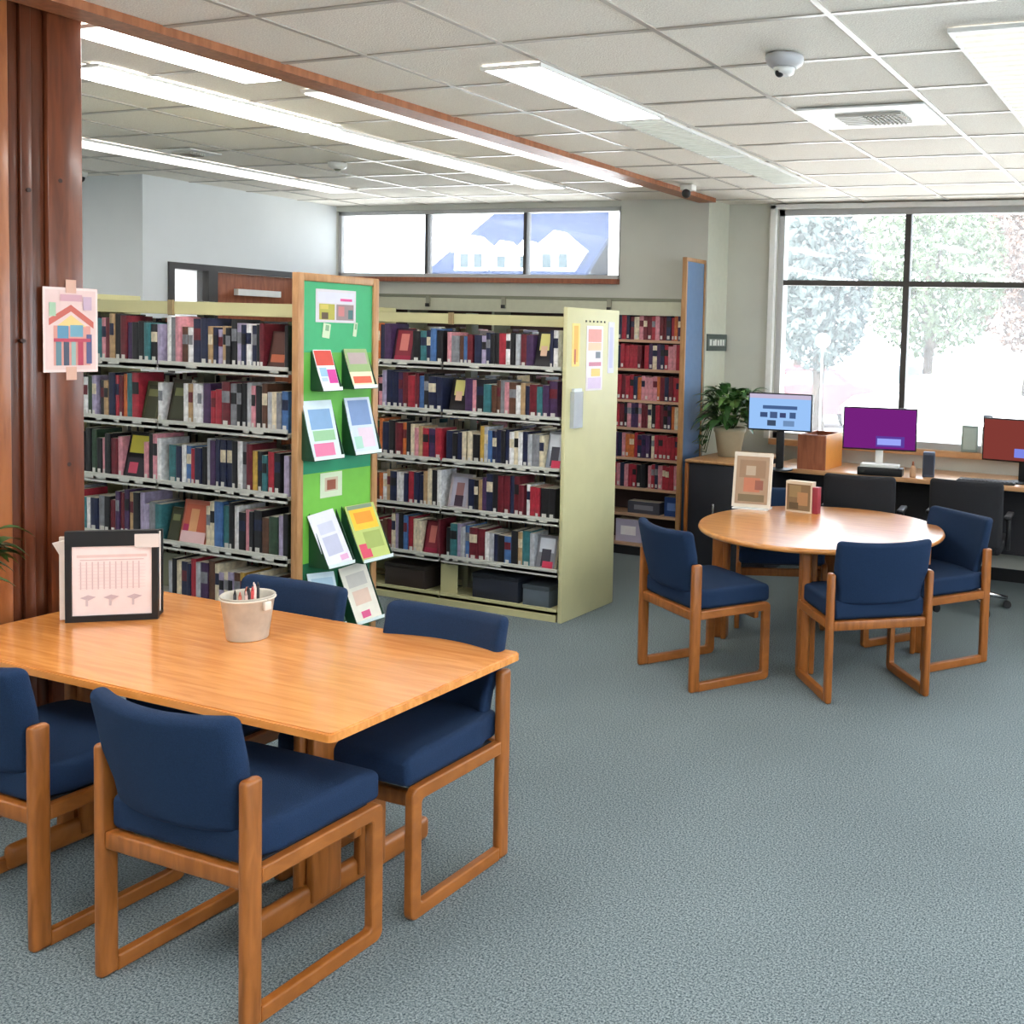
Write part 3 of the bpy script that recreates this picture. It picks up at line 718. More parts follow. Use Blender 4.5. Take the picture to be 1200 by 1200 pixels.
o = card(.275, .17, .0015, (214, 208, 214), [((.04, .6, .96, .92), (214, 214, 226)), ((.6, .66, .9, .74), (214, 70, 140)), ((.08, .08, .46, .56), (176, 170, 70)), ((.14, .1, .3, .3), (90, 70, 50)), ((.5, .08, .94, .56), (150, 130, 130)), ((.55, .2, .7, .5), (196, 120, 120)), ((.8, .12, .92, .4), (70, 110, 110)), ((.1, .4, .3, .54), (206, 190, 90))]).build('poster', None, None, (-4.199 + .0015, 4.27, 1.855), (0, 0, PI / 2))
tag(o, 'small framed picture poster at the top of the green display panel', 'poster')
for (y, z, lab) in ((4.20, 1.775, 'small white paper cut-out under the poster on the left'), (4.40, 1.785, 'thin pale paper cut-out under the poster on the right')):
    w_ = .05 if y < 4.3 else .025
    tag(card(w_, .075, .0015, (206, 224, 190), [((.3, .5, .8, .9), (130, 170, 130))]).build('paper_cutout', None, None, (-4.199 + .0015, y, z), (0, rad(8), PI / 2)), lab, 'paper')
leaflet(4.17, 1.515, .12, .21, (238, 238, 240), [((.02, .6, .98, .98), (206, 74, 60)), ((.1, .32, .5, .55), (150, 190, 220)), ((.5, .15, .98, .5), (206, 60, 150)), ((.1, .2, .45, .3), (180, 200, 214))], 'small red and white leaflet, upper left pocket of green display')
leaflet(4.40, 1.52, .16, .21, (236, 226, 190), [((.0, .4, 1, 1), (150, 176, 120)), ((.1, .6, .9, .9), (178, 160, 158)), ((.1, .1, .9, .28), (214, 96, 70))], 'green leaflet with orange strip, upper right pocket of green display')
leaflet(4.14, 1.165, .19, .30, (214, 230, 236), [((.12, .5, .88, .85), (128, 166, 206)), ((.15, .3, .9, .48), (150, 196, 150)), ((.1, .04, .8, .26), (222, 120, 158))], 'pale blue leaflet with pink foot, middle left pocket of green display', .08)
leaflet(4.415, 1.17, .18, .30, (210, 222, 236), [((.1, .5, .9, .95), (122, 150, 196)), ((.3, .1, .9, .45), (226, 206, 220)), ((.1, .08, .4, .3), (170, 214, 196))], 'pale lilac blue leaflet, middle right pocket of green display', .08)
tag(card(.15, .13, .0015, (214, 228, 196), [((.2, .25, .8, .8), (206, 188, 160)), ((.3, .3, .7, .7), (148, 82, 60))]).build('picture_card', None, None, (-4.199 + .0015, 4.245, .945), (0, 0, PI / 2)), 'small square picture card on the light green band of display', 'picture card')
leaflet(4.19, .61, .17, .29, (226, 226, 240), [((.2, .6, .8, .8), (206, 208, 226)), ((.2, .2, .8, .55), (190, 192, 214)), ((.6, .06, .9, .16), (222, 170, 206))], 'white leaflet tilted in the lower left pocket of green display', .12, rad(-6))
leaflet(4.43, .60, .21, .31, (186, 200, 110), [((.08, .55, .92, .95), (246, 196, 40)), ((.2, .66, .8, .86), (238, 156, 30)), ((.05, .05, .4, .3), (214, 70, 96)), ((.3, .2, .9, .5), (160, 176, 90)), ((.05, .92, .9, .99), (130, 150, 120))], 'yellow and green magazine in the lower right pocket of display', .14)
leaflet(4.14, .29, .18, .29, (214, 232, 240), [((.1, .5, .9, .9), (176, 206, 224)), ((.15, .1, .85, .4), (200, 220, 214))], 'pale blue leaflet in the bottom left pocket of display', .11, rad(6))
leaflet(4.40, .27, .19, .31, (236, 230, 214), [((.15, .62, .85, .85), (206, 200, 190)), ((.2, .3, .8, .55), (226, 196, 176)), ((.3, .06, .62, .18), (222, 90, 140))], 'cream leaflet with pink mark in the bottom right pocket of display', .12, rad(-3))

# wall bookcase with red paperbacks
wbk = empty('wall_bookcase', (-3.92, 7.97, 0), 0, 'tall bookcase of reddish paperbacks against the back wall', 'bookcase')
RZ = [1.80, 1.56, 1.30, 1.07, .82, .57, .35, .10]
LW = -3.72
MB().bx(-.035, 0, -.26, -.001, 0, 2.14).build('side_panel', M_dk, wbk)
MB().bx(LW, -.036, -.255, -.001, 2.115, 2.14).build('top_panel', M_creamd, wbk)
MB().bx(LW, -.036, -.258, -.240, 2.0, 2.112).build('canopy', mat('cream_canopy', rgb(196, 196, 172), .5), wbk)
for k in range(1, 5): MB().bx(-.036 - .93 * k, -.01 - .93 * k, -.25, -.001, 0, 2.112).build('divider', M_creamd, wbk)
MB().bx(LW, -.036, -.012, -.002, 0, 2.112).build('back_panel', mat('dark_back', rgb(70, 50, 48), .7), wbk)
M_shw = mat('shelf_wood_pale', rgb(196, 160, 130), .5)
for z in RZ:
    for k in range(4):
        xx = -.038 - .93 * k if k == 0 else -.012 - .93 * k
        MB().bx(-.034 - .93 * (k + 1) + .03, xx, -.25, -.013, z - .022, z - .001).build('shelf', M_shw if k == 0 else M_creamd, wbk)
MB().bx(LW, -.036, -.24, -.013, 0, .07).build('plinth', M_black, wbk)
for k, x in enumerate((-6.85 + .35, -5.63 - .05, -4.62)):
    MB().bx(x + 3.92 - .02, x + 3.92 + .02, -.275, -.2585, 2.03, 2.125, mat('clip_grey', rgb(150, 148, 130), .5)).bx(x + 3.92 - .014, x + 3.92 + .02, -.29, -.2755, 2.03, 2.06, M_black).build('clip', None, wbk)
gR = 'reddish paperbacks on the back wall bookcase'
for j in range(6):
    fill_row(-4.84, -3.96, 7.735, RZ[j], 300 + j, '%s shelf, back wall bookcase' % ORD[j].replace('first', 'top'), gR, keys=KR, wt=None, hr=(.188, .208), wr=(.028, .046), name='paperback', cat='paperback', dr=(.11, .13))
for (x, z, w_, h_, c_, lab) in ((-4.02, RZ[6], .13, .16, (40, 70, 130), 'blue picture book lying near the bottom of the wall bookcase'), (-4.28, RZ[6], .3, .10, (70, 72, 84), 'grey magazine pile low in the wall bookcase'),
                                (-4.42, RZ[7], .24, .19, (196, 190, 214), 'pale lilac picture book on the lowest wall bookcase shelf'), (-4.08, RZ[7], .2, .13, (60, 150, 110), 'green picture book on the lowest wall bookcase shelf')):
    mb = MB().bx(-w_ / 2, w_ / 2, 0, .1, 0, h_, flat(c_)); mb.bx(-w_ / 2 + .004, w_ / 2 - .004, .002, .0995, .003, h_ + .0005, M_page); mb.bx(-w_ * .3, w_ * .3, -.001, 0, h_ * .3, h_ * .7, flat(tuple(min(255, v + 60) for v in c_)))
    tag(mb.build('picture_book', None, None, (x, 7.76, z)), lab, 'book')
# tall panel, window reflection painted blue into its face
bp_ = empty('tall_display_case', (-3.885, 7.795, 0), 0, 'tall narrow wood-edged panel, window reflection painted blue on its glossy face, beside the paperback shelves', 'display case')
MB().bx(-.02, .018, -.175, -.155, 0, 2.47).bx(-.02, .018, .155, .175, 0, 2.47).bx(-.02, .018, -.154, .154, 2.44, 2.47).build('case_frame', M_dk, bp_)
MB().bx(-.015, .012, -.154, .154, .0, 2.439).build('case_face', mat('blue_reflection', rgb(104, 136, 178), .12, coat=.6), bp_)  # blue base colour stands for the window mirrored in the glass

# sign on the jog wall
o = empty('wall_sign', (XJ + .002, 8.19, 1.725), PI / 2, 'small dark sign with white lettering on the pale column', 'sign')
MB().bx(-.19, .19, -.012, 0, 0, .14, flat((84, 96, 92)), .002).build('plate', None, o)
s_ = MB(); s_.bx(-.165, .165, -.0135, -.0122, .04, .10, flat((150, 160, 154)))
for k, (a, h_) in enumerate(((-.15, .05), (-.09, .04), (-.055, .05), (.0, .045), (.05, .05), (.1, .05))):
    s_.bx(a, a + .03, -.015, -.0137, .045, .045 + h_, flat((240, 244, 240)))
s_.build('lettering', None, o)

# ---------------------------------------------------------------- things on the rectangular table
ph = empty('menu_holder', (-3.68, 2.665, .7305), rad(40), 'black-framed paper holder with printed white sheets standing on the rectangular table', 'paper holder')
mb = MB(); a, hh = .150, .335
mb.bx(-a, -a + .02, -.01, .01, 0, hh).bx(a - .02, a, -.01, .01, 0, hh).bx(-a + .02, a - .02, -.01, .01, hh - .055, hh).bx(-a + .02, a - .02, -.01, .01, 0, .022)
mb.bx(-a, a, .0101, .014, 0, hh)
mb.build('frame', M_black, ph)
lines = [((.06, .84, .94, .88), (226, 196, 190)), ((.1, .80, .9, .81), (206, 170, 168))]
for k in range(11): lines.append(((.1 + k * .073, .38, .104 + k * .073 + .012, .78), (214, 186, 184)))
for k in range(8): lines.append(((.08, .40 + k * .048, .92, .405 + k * .048), (222, 198, 196)))
for k in range(3): lines.append(([(.1 + k * .29, .26), (.2 + k * .29, .30), (.3 + k * .29, .27), (.2 + k * .29, .22)], (200, 176, 180))); lines.append(((.17 + k * .29, .14, .20 + k * .29, .24), (206, 186, 188)))
card(.258, .255, .002, (240, 220, 216), lines).build('printed_sheet', None, ph, (0, -.003, .0225))
MB().bx(-.04, .04, -.013, -.0105, -.0, .05, flat((222, 208, 200))).build('tag', None, ph, (.115, 0, .272))
MB().box((-.02, .035, .15), (.31, .03, .29), flat((228, 214, 204))).box((-.03, .06, .155), (.31, .015, .30), flat((206, 190, 176))).box((-.01, .078, .16), (.30, .012, .31), flat((236, 226, 218))).build('papers', None, ph)
MB().poly([(-.158, .03, .30), (-.205, .045, .285), (-.165, .055, .2)], flat((236, 226, 218)), .004).build('loose_sheet', None, ph)
MB().box((0, .095, .16), (.29, .012, .32), M_black).box((0, .055, .006), (.29, .09, .010), M_black).build('stand', None, ph)
bk = empty('pencil_bucket', (-3.09, 2.74, .7305), 0, 'small pale metal bucket of crayons on the rectangular table', 'bucket')
m_bk = mat('bucket_tin', rgb(192, 186, 172), .35, .1, noise=.12, nscale=18)
MB().lathe([(.066, 0), (.068, .003), (.088, .15), (.091, .153), (.088, .156), (.085, .150), (.064, .006)][:5] + [(.082, .148), (.062, .01)], m_bk, 40).build('body', None, bk)
MB().tube([(.0895 * math.cos(q * PI / 18), .0895 * math.sin(q * PI / 18), .145) for q in range(37)], .0035, flat((224, 216, 202))).build('rim', None, bk)
for sx in (-1, 1):
    MB().box((sx * .093, 0, .125), (.012, .03, .03), flat((226, 214, 200)), .003).build('handle_lug', None, bk)
random.seed(4)
for k in range(16):
    a = random.uniform(0, 2 * PI); r_ = random.uniform(.0, .05); c_ = random.choice([(40, 40, 44), (206, 110, 90), (226, 200, 190), (60, 60, 70), (190, 60, 60), (230, 226, 220), (90, 70, 130)])
    x, y = r_ * math.cos(a), r_ * math.sin(a); l_ = random.uniform(.145, .185)
    o = empty('crayon', (-3.09 + x, 2.74 + y, .7415), random.uniform(0, 6), '%s crayon standing in the small metal bucket' % {40: 'black', 206: 'orange', 226: 'pale', 60: 'grey', 190: 'red', 230: 'white', 90: 'purple'}[c_[0]], 'crayon', 'crayons in the metal bucket')
    MB().cyl((0, 0, 0), (0, 0, l_ - .015), .0055, m=flat(c_), n=8).build('stick', None, o)
    MB().cyl((0, 0, l_ - .0149), (0, 0, l_), .005, .0015, m=flat(c_), n=8).build('tip', None, o)

# things on the round table
sa = empty('sign_holder', (-2.70, 6.33, .7305), rad(8), 'tall clear sign holder with a brownish picture on the round table', 'sign holder')
MB().bx(-.13, .13, .0, .012, .012, .37, flat((232, 222, 206))).build('holder_frame', None, sa, None, (rad(-8), 0, 0))
card(.22, .31, .001, (176, 148, 122), [((.1, .55, .9, .92), (160, 130, 104)), ((.25, .25, .75, .55), (196, 124, 96)), ((.1, .05, .9, .2), (126, 110, 84)), ((.3, .6, .6, .8), (190, 172, 150)), ((.6, .3, .85, .5), (150, 92, 78))]).build('print', None, sa, (0, -.003, .035), (rad(-8), 0, 0))
MB().bx(-.12, .12, -.02, .10, 0, .008, mat('clear_base', (.9, .92, .93), .1)).build('base', None, sa)
sb = empty('leaflet_box', (-2.38, 6.42, .7305), rad(-4), 'low box of cards with a brown picture front on the round table', 'leaflet box')
MB().bx(-.10, .085, -.03, .03, 0, .20, flat((214, 196, 172))).build('box', None, sb)
card(.165, .17, .001, (128, 104, 74), [((.1, .5, .6, .95), (150, 128, 90)), ((.45, .2, .9, .7), (176, 132, 92)), ((.1, .05, .5, .3), (96, 78, 54))]).build('print', None, sb, (-.008, -.032, .012))
MB().bx(.0855, .125, -.026, .028, 0, .17, flat((150, 48, 62)), .002).build('side_cards', None, sb)

# ---------------------------------------------------------------- computer area
DZt = .84
dk = empty('computer_desk', (-1.9, 8.0, 0), 0, 'long pale wood-topped computer desk under the big window', 'desk')
MB().bx(-1.28, 3.6, -.30, .36, DZt - .035, DZt, None, .004).build('desktop', M_desk, dk)
MB().bx(-1.25, 3.5, .18, .20, .25, DZt - .036).build('modesty_panel', mat('dark_laminate', rgb(40, 40, 46), .5), dk)
for x in (-1.25, 0.1, 1.9, 3.5): MB().bx(x - .02, x + .02, -.27, .34, 0, DZt - .036).build('side_panel', mat('dark_laminate2', rgb(44, 44, 50), .5), dk)
cb = empty('side_desk', (-3.45, 7.82, 0), 0, 'dark side cabinet with orange wood edging left of the computers', 'cabinet')
MB().bx(-.25, .22, -.40, .42, 0, .855, flat((34, 36, 44)), .003).build('body', None, cb)
MB().bx(-.275, -.2505, -.42, .42, 0, .86, None, .004).build('side_panel', M_oak, cb)
MB().bx(-.275, .23, -.43, .43, .861, .885, None, .01).build('top', M_dk, cb)
MB().bx(-.04, -.02, -.412, -.401, .4, .55, M_chrome, .003).build('handle', None, cb)

def monitor(x, y, z, rz, w_, h_, up_, base, polys, label, stand=M_black):
    r_ = empty('monitor', (x, y, z), rz, label, 'monitor')
    MB().bx(-w_ / 2, w_ / 2, -.02, .02, up_, up_ + h_, M_black, .006).build('housing', None, r_)
    def es(c, s=.5):
        return emit('screen_%d_%d_%d' % c, rgb(*c), s)
    mb = MB(); mb.bx(-w_ / 2 + .01, w_ / 2 - .01, -.0215, -.0202, up_ + .012, up_ + h_ - .01, es(base))
    W2, H2 = w_ - .02, h_ - .022
    for k, ((a, b_, c, d_), col) in enumerate(polys):
        y_ = -.0218 - .0003 * k
        mb.poly([(-W2 / 2 + a * W2, y_, up_ + .012 + b_ * H2), (-W2 / 2 + c * W2, y_, up_ + .012 + b_ * H2), (-W2 / 2 + c * W2, y_, up_ + .012 + d_ * H2), (-W2 / 2 + a * W2, y_, up_ + .012 + d_ * H2)], es(col))
    mb.build('screen', None, r_)
    MB().bx(-.03, .03, .0205, .045, .01, up_ + h_ * .5, stand, .004).build('stand', None, r_)
    MB().lathe([(.11, 0), (.11, .008), (.09, .0099)], stand, 28).build('base', None, r_)
    return r_
p1 = [((.0, .88, 1, 1), (190, 180, 206)), ((.22, .58, .78, .68), (70, 96, 140)), ((.18, .34, .3, .48), (60, 80, 120)), ((.34, .32, .46, .5), (70, 90, 130)), ((.5, .34, .6, .48), (60, 70, 110)), ((.66, .33, .76, .5), (66, 90, 130)), ((.3, .1, .44, .26), (60, 76, 100)), ((.56, .1, .74, .26), (110, 140, 180))]
mo1 = monitor(-3.00, 7.56, DZt, rad(10), .50, .29, .30, (150, 190, 240), p1, 'monitor with pale blue screen beside the potted plant')
p2 = [((.45, .05, .85, .32), (90, 60, 150)), ((.47, .1, .80, .26), (150, 160, 240))]
monitor(-2.31, 7.92, DZt, rad(14), .57, .33, .17, (112, 32, 120), p2, 'monitor with purple screen in the middle of the desk', M_white)
p3 = [((.4, .08, .85, .3), (120, 130, 220))]
monitor(-1.22, 7.95, DZt, rad(-4), .60, .32, .15, (124, 56, 50), p3, 'monitor with brownish red screen at the right picture edge')
o = empty('printer', (-2.24, 7.74, DZt + .0005), rad(8), 'low black drive box with white top under the purple monitor', 'electronics')
MB().bx(-.17, .17, -.06, .06, 0, .06, M_black, .006).build('body', None, o)
MB().bx(-.15, .14, -.05, .05, .0605, .085, M_white, .004).build('top', None, o)
o = empty('speaker', (-1.90, 7.86, DZt + .0005), rad(12), 'dark grey upright speaker right of the purple monitor', 'speaker')
MB().bx(-.045, .045, -.04, .04, 0, .19, flat((74, 84, 104)), .008).build('body', None, o)
MB().bx(-.035, .035, -.043, -.0405, .02, .17, flat((44, 50, 66))).build('grille', None, o)
o = empty('glue_bottle', (-1.995, 7.76, DZt + .0005), 0, 'small brownish bottle standing left of the speaker on the desk', 'bottle')
MB().lathe([(.022, 0), (.024, .01), (.022, .07), (.01, .09)], flat((190, 150, 116)), 20).build('body', None, o)
MB().lathe([(.010, .0905), (.008, .12)], flat((150, 90, 60)), 12).build('cap', None, o)
dv = empty('wooden_file_box', (-2.76, 7.88, DZt + .0005), 0, 'open wooden file box on the desk right of the pale blue monitor', 'box')
MB().bx(-.15, .08, -.16, -.145, 0, .27).build('front', M_mahog, dv)
MB().bx(.065, .08, -.144, .25, 0, .27).build('side', mat('orange_wood', rgb(226, 150, 60), .4), dv)
MB().bx(-.15, -.135, -.144, .25, 0, .27).build('side', M_mahog, dv)
MB().bx(-.134, .064, .236, .25, 0, .27).build('back', M_mahog, dv)
MB().bx(-.134, .064, -.144, .235, 0, .015).build('bottom', M_mahog, dv)
# keyboards
def keyboard(x, y, rz, label):
    k_ = empty('keyboard', (x, y, DZt + .0005), rz, label, 'keyboard', 'keyboards on the computer desk')
    MB().bx(-.21, .21, -.07, .07, 0, .016, M_black, .004).build('tray', None, k_)
    mb = MB()
    for r_ in range(5):
        for c in range(14): mb.bx(-.198 + c * .0285, -.198 + c * .0285 + .024, -.06 + r_ * .024, -.06 + r_ * .024 + .02, .0165, .021, flat((52, 52, 58)))
    mb.build('keys', None, k_)
keyboard(-1.45, 7.80, rad(3), 'black keyboard in front of the brownish red monitor')
# items on window sill
o = empty('framed_picture', (-1.70, 8.395 - .04, .9995), rad(4), 'pale green grey picture frame leaning on the window sill', 'picture frame')
MB().bx(-.065, .065, 0, .012, 0, .21, flat((150, 170, 166)), .002).build('frame', None, o); MB().bx(-.05, .05, -.001, -.0001, .02, .19, flat((186, 204, 200))).build('print', None, o)
o = empty('spray_bottle', (-1.57, 8.36, .9995), 0, 'tall pale bottle with dark top on the window sill', 'bottle')
MB().lathe([(.035, 0), (.038, .01), (.036, .2), (.015, .24)], flat((214, 218, 220)), 20).build('body', None, o)
MB().bx(-.03, .045, -.02, .02, .2405, .30, flat((110, 120, 136)), .006).build('nozzle', None, o)

# potted plant on side desk
pp = empty('potted_plant', (-3.53, 7.80, .8855), 0, 'bushy green potted plant in a beige pot on the side cabinet', 'plant')
MB().lathe([(.09, 0), (.12, .19), (.13, .20), (.13, .235), (.115, .235), (.112, .19)], mat('beige_pot', rgb(186, 178, 150), .6), 32).build('pot', None, pp)
MB().lathe([(.112, .205), (.112, .215)], mat('soil', rgb(50, 38, 30), .9), 24).build('soil', None, pp)
M_leaf = mat('leaf_green', rgb(58, 98, 48), .35, noise=.4, nscale=9); M_leaf2 = mat('leaf_pale', rgb(120, 156, 90), .35, noise=.3, nscale=9)
def leaf(mb, base, d, L, W, up, m):
    d = d.normalized(); side = d.cross(Vector((0, 0, 1))); side = side.normalized() if side.length > .01 else Vector((1, 0, 0)); nrm = side.cross(d)
    pr = None; i = mb.mi(m)
    for k in range(6):
        t_ = k / 5; wv = W * math.sin(PI * min(1, t_ * .92 + .06)) ** .8
        p = base + d * L * t_ + nrm * (up * math.sin(t_ * PI * .9)) * L - Vector((0, 0, 1)) * t_ * t_ * L * .35
        row = [mb.bm.verts.new(p - side * wv + nrm * wv * .25), mb.bm.verts.new(p), mb.bm.verts.new(p + side * wv + nrm * wv * .25)]
        if pr:
            for q in (0, 1):
                f = mb.bm.faces.new((pr[q], pr[q + 1], row[q + 1], row[q])); f.material_index = i; f.smooth = True
        pr = row
def foliage(n, rr, z0, zr, L, W, seed, spread=1, droop=.0):
    random.seed(seed); mb = MB()
    for k in range(n):
        a = random.uniform(0, 2 * PI); r_ = rr * random.random() ** .5; e = random.uniform(-.3, 1.2)
        b_ = Vector((r_ * math.cos(a), r_ * math.sin(a), z0 + zr * random.random()))
        d_ = Vector((math.cos(a) * spread, math.sin(a) * spread, e))
        leaf(mb, b_, d_, L * random.uniform(.6, 1.2), W * random.uniform(.7, 1.2), .1, M_leaf if random.random() < .7 else M_leaf2)
    return mb
foliage(190, .17, .25, .27, .16, .037, 3).build('foliage', None, pp)
stm = MB()
for k in range(9):
    a = k * .7; stm.tube([(.02 * math.cos(a), .02 * math.sin(a), .21), (.08 * math.cos(a), .08 * math.sin(a), .32), (.14 * math.cos(a), .14 * math.sin(a), .40)], .004, M_leaf)
stm.build('stems', None, pp)
tr_ = MB(); random.seed(9)
for k in range(4):
    pts = [Vector((-.08, -.06 + .03 * k, .25)), Vector((-.17, -.07 + .03 * k, .22)), Vector((-.22, -.07 + .03 * k, .10 - .03 * k))]
    tr_.tube(pts, .004, M_leaf)
    for q in range(5):
        t_ = q / 4; p = pts[0].lerp(pts[1], t_ * 2) if t_ < .5 else pts[1].lerp(pts[2], t_ * 2 - 1)
        leaf(tr_, p, Vector((-1, random.uniform(-1, 1), random.uniform(-.3, .5))), .09, .026, .1, M_leaf)
tr_.build('trailing_stems', None, pp)
# plant at the left picture edge
pl = empty('floor_plant', (-4.16, 2.02, 0), 0, 'dark green leafy plant showing at the left picture edge before the pillar', 'plant')
MB().lathe([(.12, 0), (.15, .28), (.16, .30), (.14, .30), (.13, .24)], mat('terracotta', rgb(120, 74, 54), .7), 32).build('pot', None, pl)
sm_ = MB(); sm_.tube([(0, 0, .25), (.01, .0, .6), (-.01, .01, 1.0)], .012, mat('stem_brown', rgb(84, 66, 44), .7)); sm_.build('stem', None, pl)
fo = foliage(90, .10, .85, .28, .20, .035, 12); random.seed(31)
for k in range(16):
    leaf(fo, Vector((.17 + random.uniform(0, .05), .36 + random.uniform(-.03, .05), random.uniform(.90, 1.08))), Vector((random.uniform(-.2, .5), 1, random.uniform(-.3, .6))), .11, .03, .1, M_leaf)
fo.build('foliage', None, pl)
sm2 = MB()
for k in range(4): sm2.tube([(0, 0, .8), (.08, .16, 1.0 + .02 * k), (.18 + .01 * k, .36, .93 + .04 * k)], .005, M_leaf)
sm2.build('stems', None, pl)

# office chairs
def office_chair():
    r_ = empty('office_chair')
    def fb(v):
        x, y, z = v; return (x, y - .05 * (1 - (x / .25) ** 2) - .05 * (z + .2), z + .70)
    MB().cushion((.50, .06, .46), .03, M_blackf, fb, (10, 3, 8)).build('backrest', None, r_, (0, -.22, 0))
    def fs(v): return (v[0], v[1], v[2] + .47 - (.3 * (v[1] - .15) ** 2 if v[1] > .15 else 0))
    MB().cushion((.50, .48, .09), .035, M_blackf, fs, (8, 8, 2)).build('seat', None, r_)
    MB().cyl((0, 0, .10), (0, 0, .42), .025, m=M_chrome).build('gas_lift', None, r_)
    MB().box((0, -.22, .46), (.07, .03, .2), M_black, .008).box((0, -.15, .38), (.07, .16, .03), M_black, .008).build('back_bracket', None, r_)
    for s in (-1, 1):
        MB().box((s * .27, .0, .67), (.05, .24, .03), M_black, .01).box((s * .27, .0, .55), (.03, .05, .24), M_black, .006).build('armrest', None, r_)
    for k in range(5):
        a = rad(18 + 72 * k); c, s = math.cos(a), math.sin(a)
        lg = MB().tube([(c * .02, s * .02, .11), (c * .15, s * .15, .10), (c * .29, s * .29, .075)], [.024, .02, .014], M_chrome); l_ = lg.build('base_arm', None, r_)
        MB().cyl((c * .29 - s * .012, s * .29 + c * .012, .028), (c * .29 + s * .012, s * .29 - c * .012, .028), .028, m=M_black).build('caster', None, l_)
    return r_
oc = office_chair(); oc.location = (-2.20, 7.22, 0); oc.rotation_euler.z = rad(8); tag(oc, 'black office chair in front of the purple monitor', 'office chair', 'black office chairs')
o2 = copy_tree(oc); o2.location = (-1.48, 7.40, 0); o2.rotation_euler.z = rad(4); tag(o2, 'black office chair at the brownish red monitor, right of the other', 'office chair', 'black office chairs')

# ---------------------------------------------------------------- outside
GZ = -.25
gnd = MB().bx(-70, 40, YW + .3, 90, GZ - .2, GZ, mat('pavement', rgb(226, 224, 218), .8, noise=.05, nscale=.4))
o = gnd.build('pavement'); o['kind'] = 'structure'; o['label'] = 'pale bright parking lot outside'; o['category'] = 'ground'
def tree(x, y, h_, rc, seed, label, col):
    random.seed(seed); r_ = empty('tree', (x, y, GZ), 0, label, 'tree', 'trees outside the window')
    m_ = mat('bark', rgb(60, 50, 42), .9); t_ = MB().tube([(0, 0, 0), (.05, 0, h_ * .35), (-.05, .05, h_ * .7)], [.22, .16, .08], m_, 10)
    for k in range(5):
        a = k * 1.3; t_.tube([(0, 0, h_ * (.3 + .06 * k)), (math.cos(a) * rc * .5, math.sin(a) * rc * .5, h_ * (.5 + .06 * k))], [.08, .03], m_, 6)
    t_.build('trunk', None, r_)
    mb = MB(); i1 = mb.mi(mat('leaf_out_' + col, {'green': rgb(60, 74, 50), 'blue': rgb(56, 68, 66), 'russet': rgb(84, 66, 56)}[col], .8, noise=.3, nscale=3))
    for k in range(4200):
        while True:
            v = Vector((random.uniform(-1, 1), random.uniform(-1, 1), random.uniform(-1, 1)))
            if .25 < v.length < 1: break
        s = random.uniform(.05, .13)
        p = Vector((v.x * rc, v.y * rc, h_ * .66 + v.z * h_ * .38)); q = Euler((random.uniform(0, 6), random.uniform(0, 6), 0)).to_matrix()
        vv = [mb.bm.verts.new(p + q @ Vector(c_) * s) for c_ in ((-1, 0, 0), (0, -.6, .1), (1, 0, 0), (0, .6, .1))]
        mb.bm.faces.new(vv).material_index = i1
    mb.build('foliage', None, r_)
tree(-7.9, 22, 4.9, 1.15, 1, 'leafy tree outside the left pane of the big window', 'blue')
tree(-6.7, 27, 6.0, 2.0, 2, 'leafy tree outside behind the vertical mullion', 'green')
tree(-4.9, 32, 6.6, 1.9, 3, 'russet green tree outside the right pane', 'russet')
tree(-2.8, 28.4, 6.0, 1.7, 4, 'green tree outside at the right picture edge', 'green')
tree(-12.6, 33, 6.4, 1.6, 5, 'distant tree outside at the left window edge', 'blue')
tree(1.5, 26, 7, 2.2, 8, 'green tree outside beyond the right picture edge', 'green')
hl = MB(); N = 16; i = hl.mi(mat('hill_grass', rgb(104, 108, 86), .9, noise=.12, nscale=.5))
gv = [[hl.bm.verts.new((-14 + a * 2.2, 37 + b_ * 1.6, GZ - .05 + 3.4 * math.sin(b_ / N * PI / 2) * (.35 + .65 * a / N))) for b_ in range(N + 1)] for a in range(N + 1)]
for a in range(N):
    for b_ in range(N):
        f = hl.bm.faces.new((gv[a][b_], gv[a + 1][b_], gv[a + 1][b_ + 1], gv[a][b_ + 1])); f.material_index = i; f.smooth = True
o = hl.build('hillside'); o['kind'] = 'structure'; o['label'] = 'pale grassy slope outside'; o['category'] = 'ground'
def car(x, y, rz, col, label, van=False):
    r_ = empty('car', (x, y, GZ), rz, label, 'car', 'cars parked outside')
    m_ = mat('car_paint_%d_%d_%d' % col, rgb(*col), .25, coat=.5)
    prof = [(-2.1, .35), (-2.15, .75), (-1.9, .95), (-1.3, 1.0), (-.7, 1.42), (.7, 1.45), (1.4, 1.02), (2.0, .95), (2.15, .7), (2.1, .35)] if not van else \
           [(-2.4, .4), (-2.45, 1.0), (-2.1, 1.2), (-1.7, 2.1), (2.3, 2.15), (2.4, 1.0), (2.4, .4)]
    MB().poly([(a, -.85, b_) for a, b_ in prof], m_, 1.7).build('body', None, r_)
    g_ = MB(); zz = (1.05, 1.36) if not van else (1.3, 1.9)
    for s in (-.853, .853): g_.poly([(-1.0, s, zz[0]), (1.1, s, zz[0]), (.65, s, zz[1]), (-.6, s, zz[1])], mat('car_glass', rgb(90, 110, 124), .1))
    g_.build('windows', None, r_)
    for a in (-1.35, 1.35):
        for s in (-1, 1):
            MB().cyl((a, s * .70, .33), (a, s * .88, .33), .33, m=M_black).cyl((a, s * .885, .33), (a, s * .89, .33), .18, m=M_chrome).build('wheel', None, r_)
car(-9.2, 23.5, rad(60), (110, 8, 30), 'small red car parked outside, seen low in the left pane')
car(-4.9, 22, rad(4), (236, 238, 240), 'white car parked outside just right of the mullion')
car(-.1, 22, rad(0), (240, 242, 244), 'white van parked outside at the right picture edge', True)
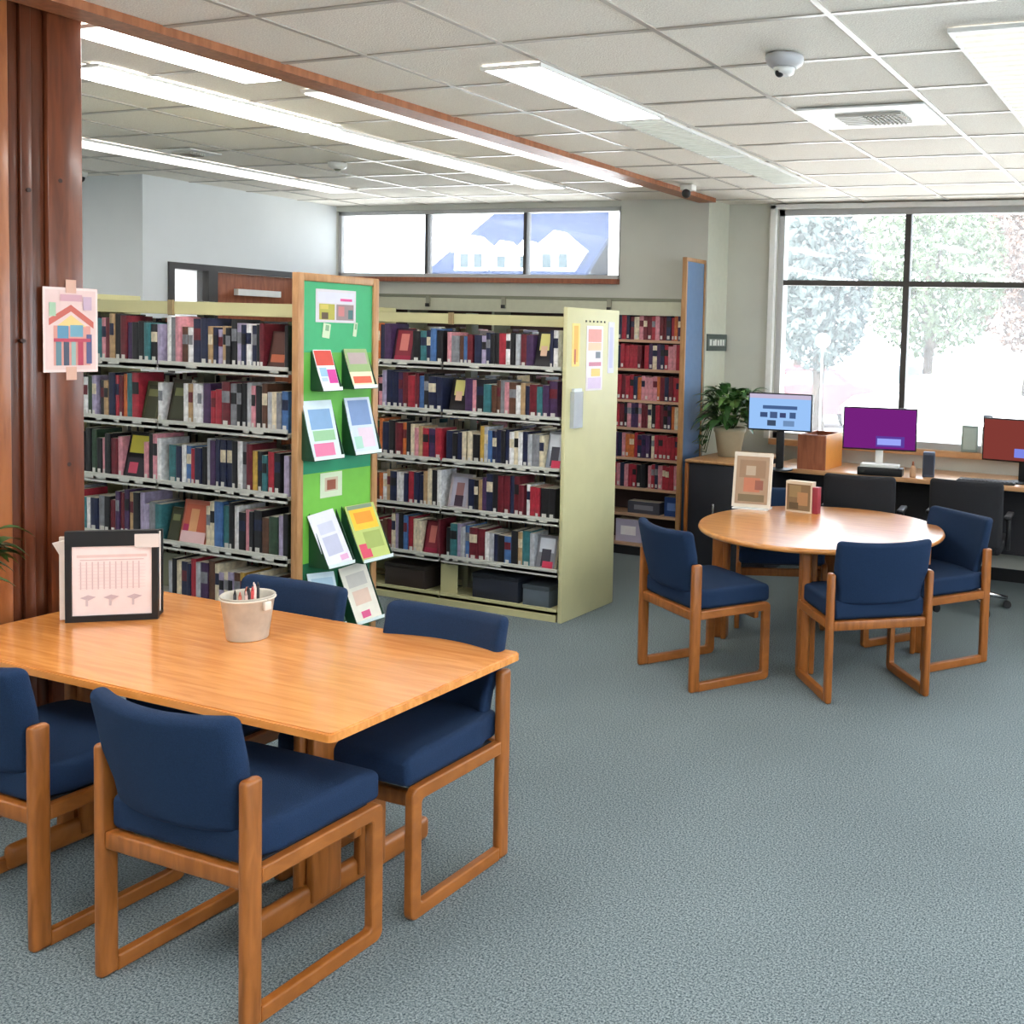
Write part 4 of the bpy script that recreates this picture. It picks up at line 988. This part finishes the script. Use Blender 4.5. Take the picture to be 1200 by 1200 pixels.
car(-8.5, 29.5, rad(30), (90, 104, 124), 'pale blue car parked outside beyond the red one')
lp = empty('lamp_post', (-6.55, 18.5, GZ), 0, 'thin lamp post with white globe outside the left pane', 'lamp post')
MB().cyl((0, 0, 0), (0, 0, 1.95), .018, m=flat((150, 150, 150)), n=12).build('pole', None, lp)
MB().sph((0, 0, 2.08), .14, M_white).build('globe', None, lp)
# house across the road, seen through the high window
hs = empty('house', (-14.2, 20.5, GZ), 0, 'large house with steep blue grey roof and white dormers behind the high window', 'house')
M_roof = mat('roof_shingle', rgb(24, 34, 56), .9, noise=.08, nscale=6, spec=0); M_sid = mat('white_siding', rgb(240, 242, 246), .7)
MB().bx(-3.2, 1.4, 0, 8, 0, 3.3, M_sid).build('wall', None, hs)
rf = MB(); rf.poly([(-2.9, -.35, 3.38), (1.5, -.35, 3.38), (1.5, 4, 7.6), (-.9, 4, 7.6)], M_roof, .12, (0, 0, -1))
rf.poly([(-2.9, 8.35, 3.38), (-.9, 4, 7.6), (1.5, 4, 7.6), (1.5, 8.35, 3.38)], M_roof, .12, (0, 0, -1)); rf.poly([(-2.9, -.35, 3.38), (-.9, 4, 7.6), (-2.9, 8.35, 3.38)], M_roof, .1, (0, 0, -1))
rf.build('roof', None, hs)
for (x, w_, hh, n_) in ((-1.62, .48, .78, 2), (-.78, .30, .66, 1), (-.16, .28, .66, 1), (.66, .54, .86, 2)):
    dm = MB(); z0 = 3.42
    dm.bx(x - w_, x + w_, -.3, .3, z0, z0 + hh * .55, M_sid)
    dm.poly([(x - w_ - .06, -.36, z0 + hh * .55), (x + w_ + .06, -.36, z0 + hh * .55), (x, -.36, z0 + hh * 1.05)], M_sid, .5)
    d_ = dm.build('dormer', None, hs)
    for q in range(n_):
        xx = x + (q - (n_ - 1) / 2) * w_ * .8
        MB().bx(xx - .11, xx + .11, -.32, -.301, z0 + .08, z0 + hh * .5, mat('house_glass', rgb(34, 46, 50), .4, spec=.1)).build('dormer_window', None, d_)
MB().bx(1.55, 3.1, .5, 7, 0, 6.5, M_sid).build('annex', None, hs)
print('books', cnt[0])
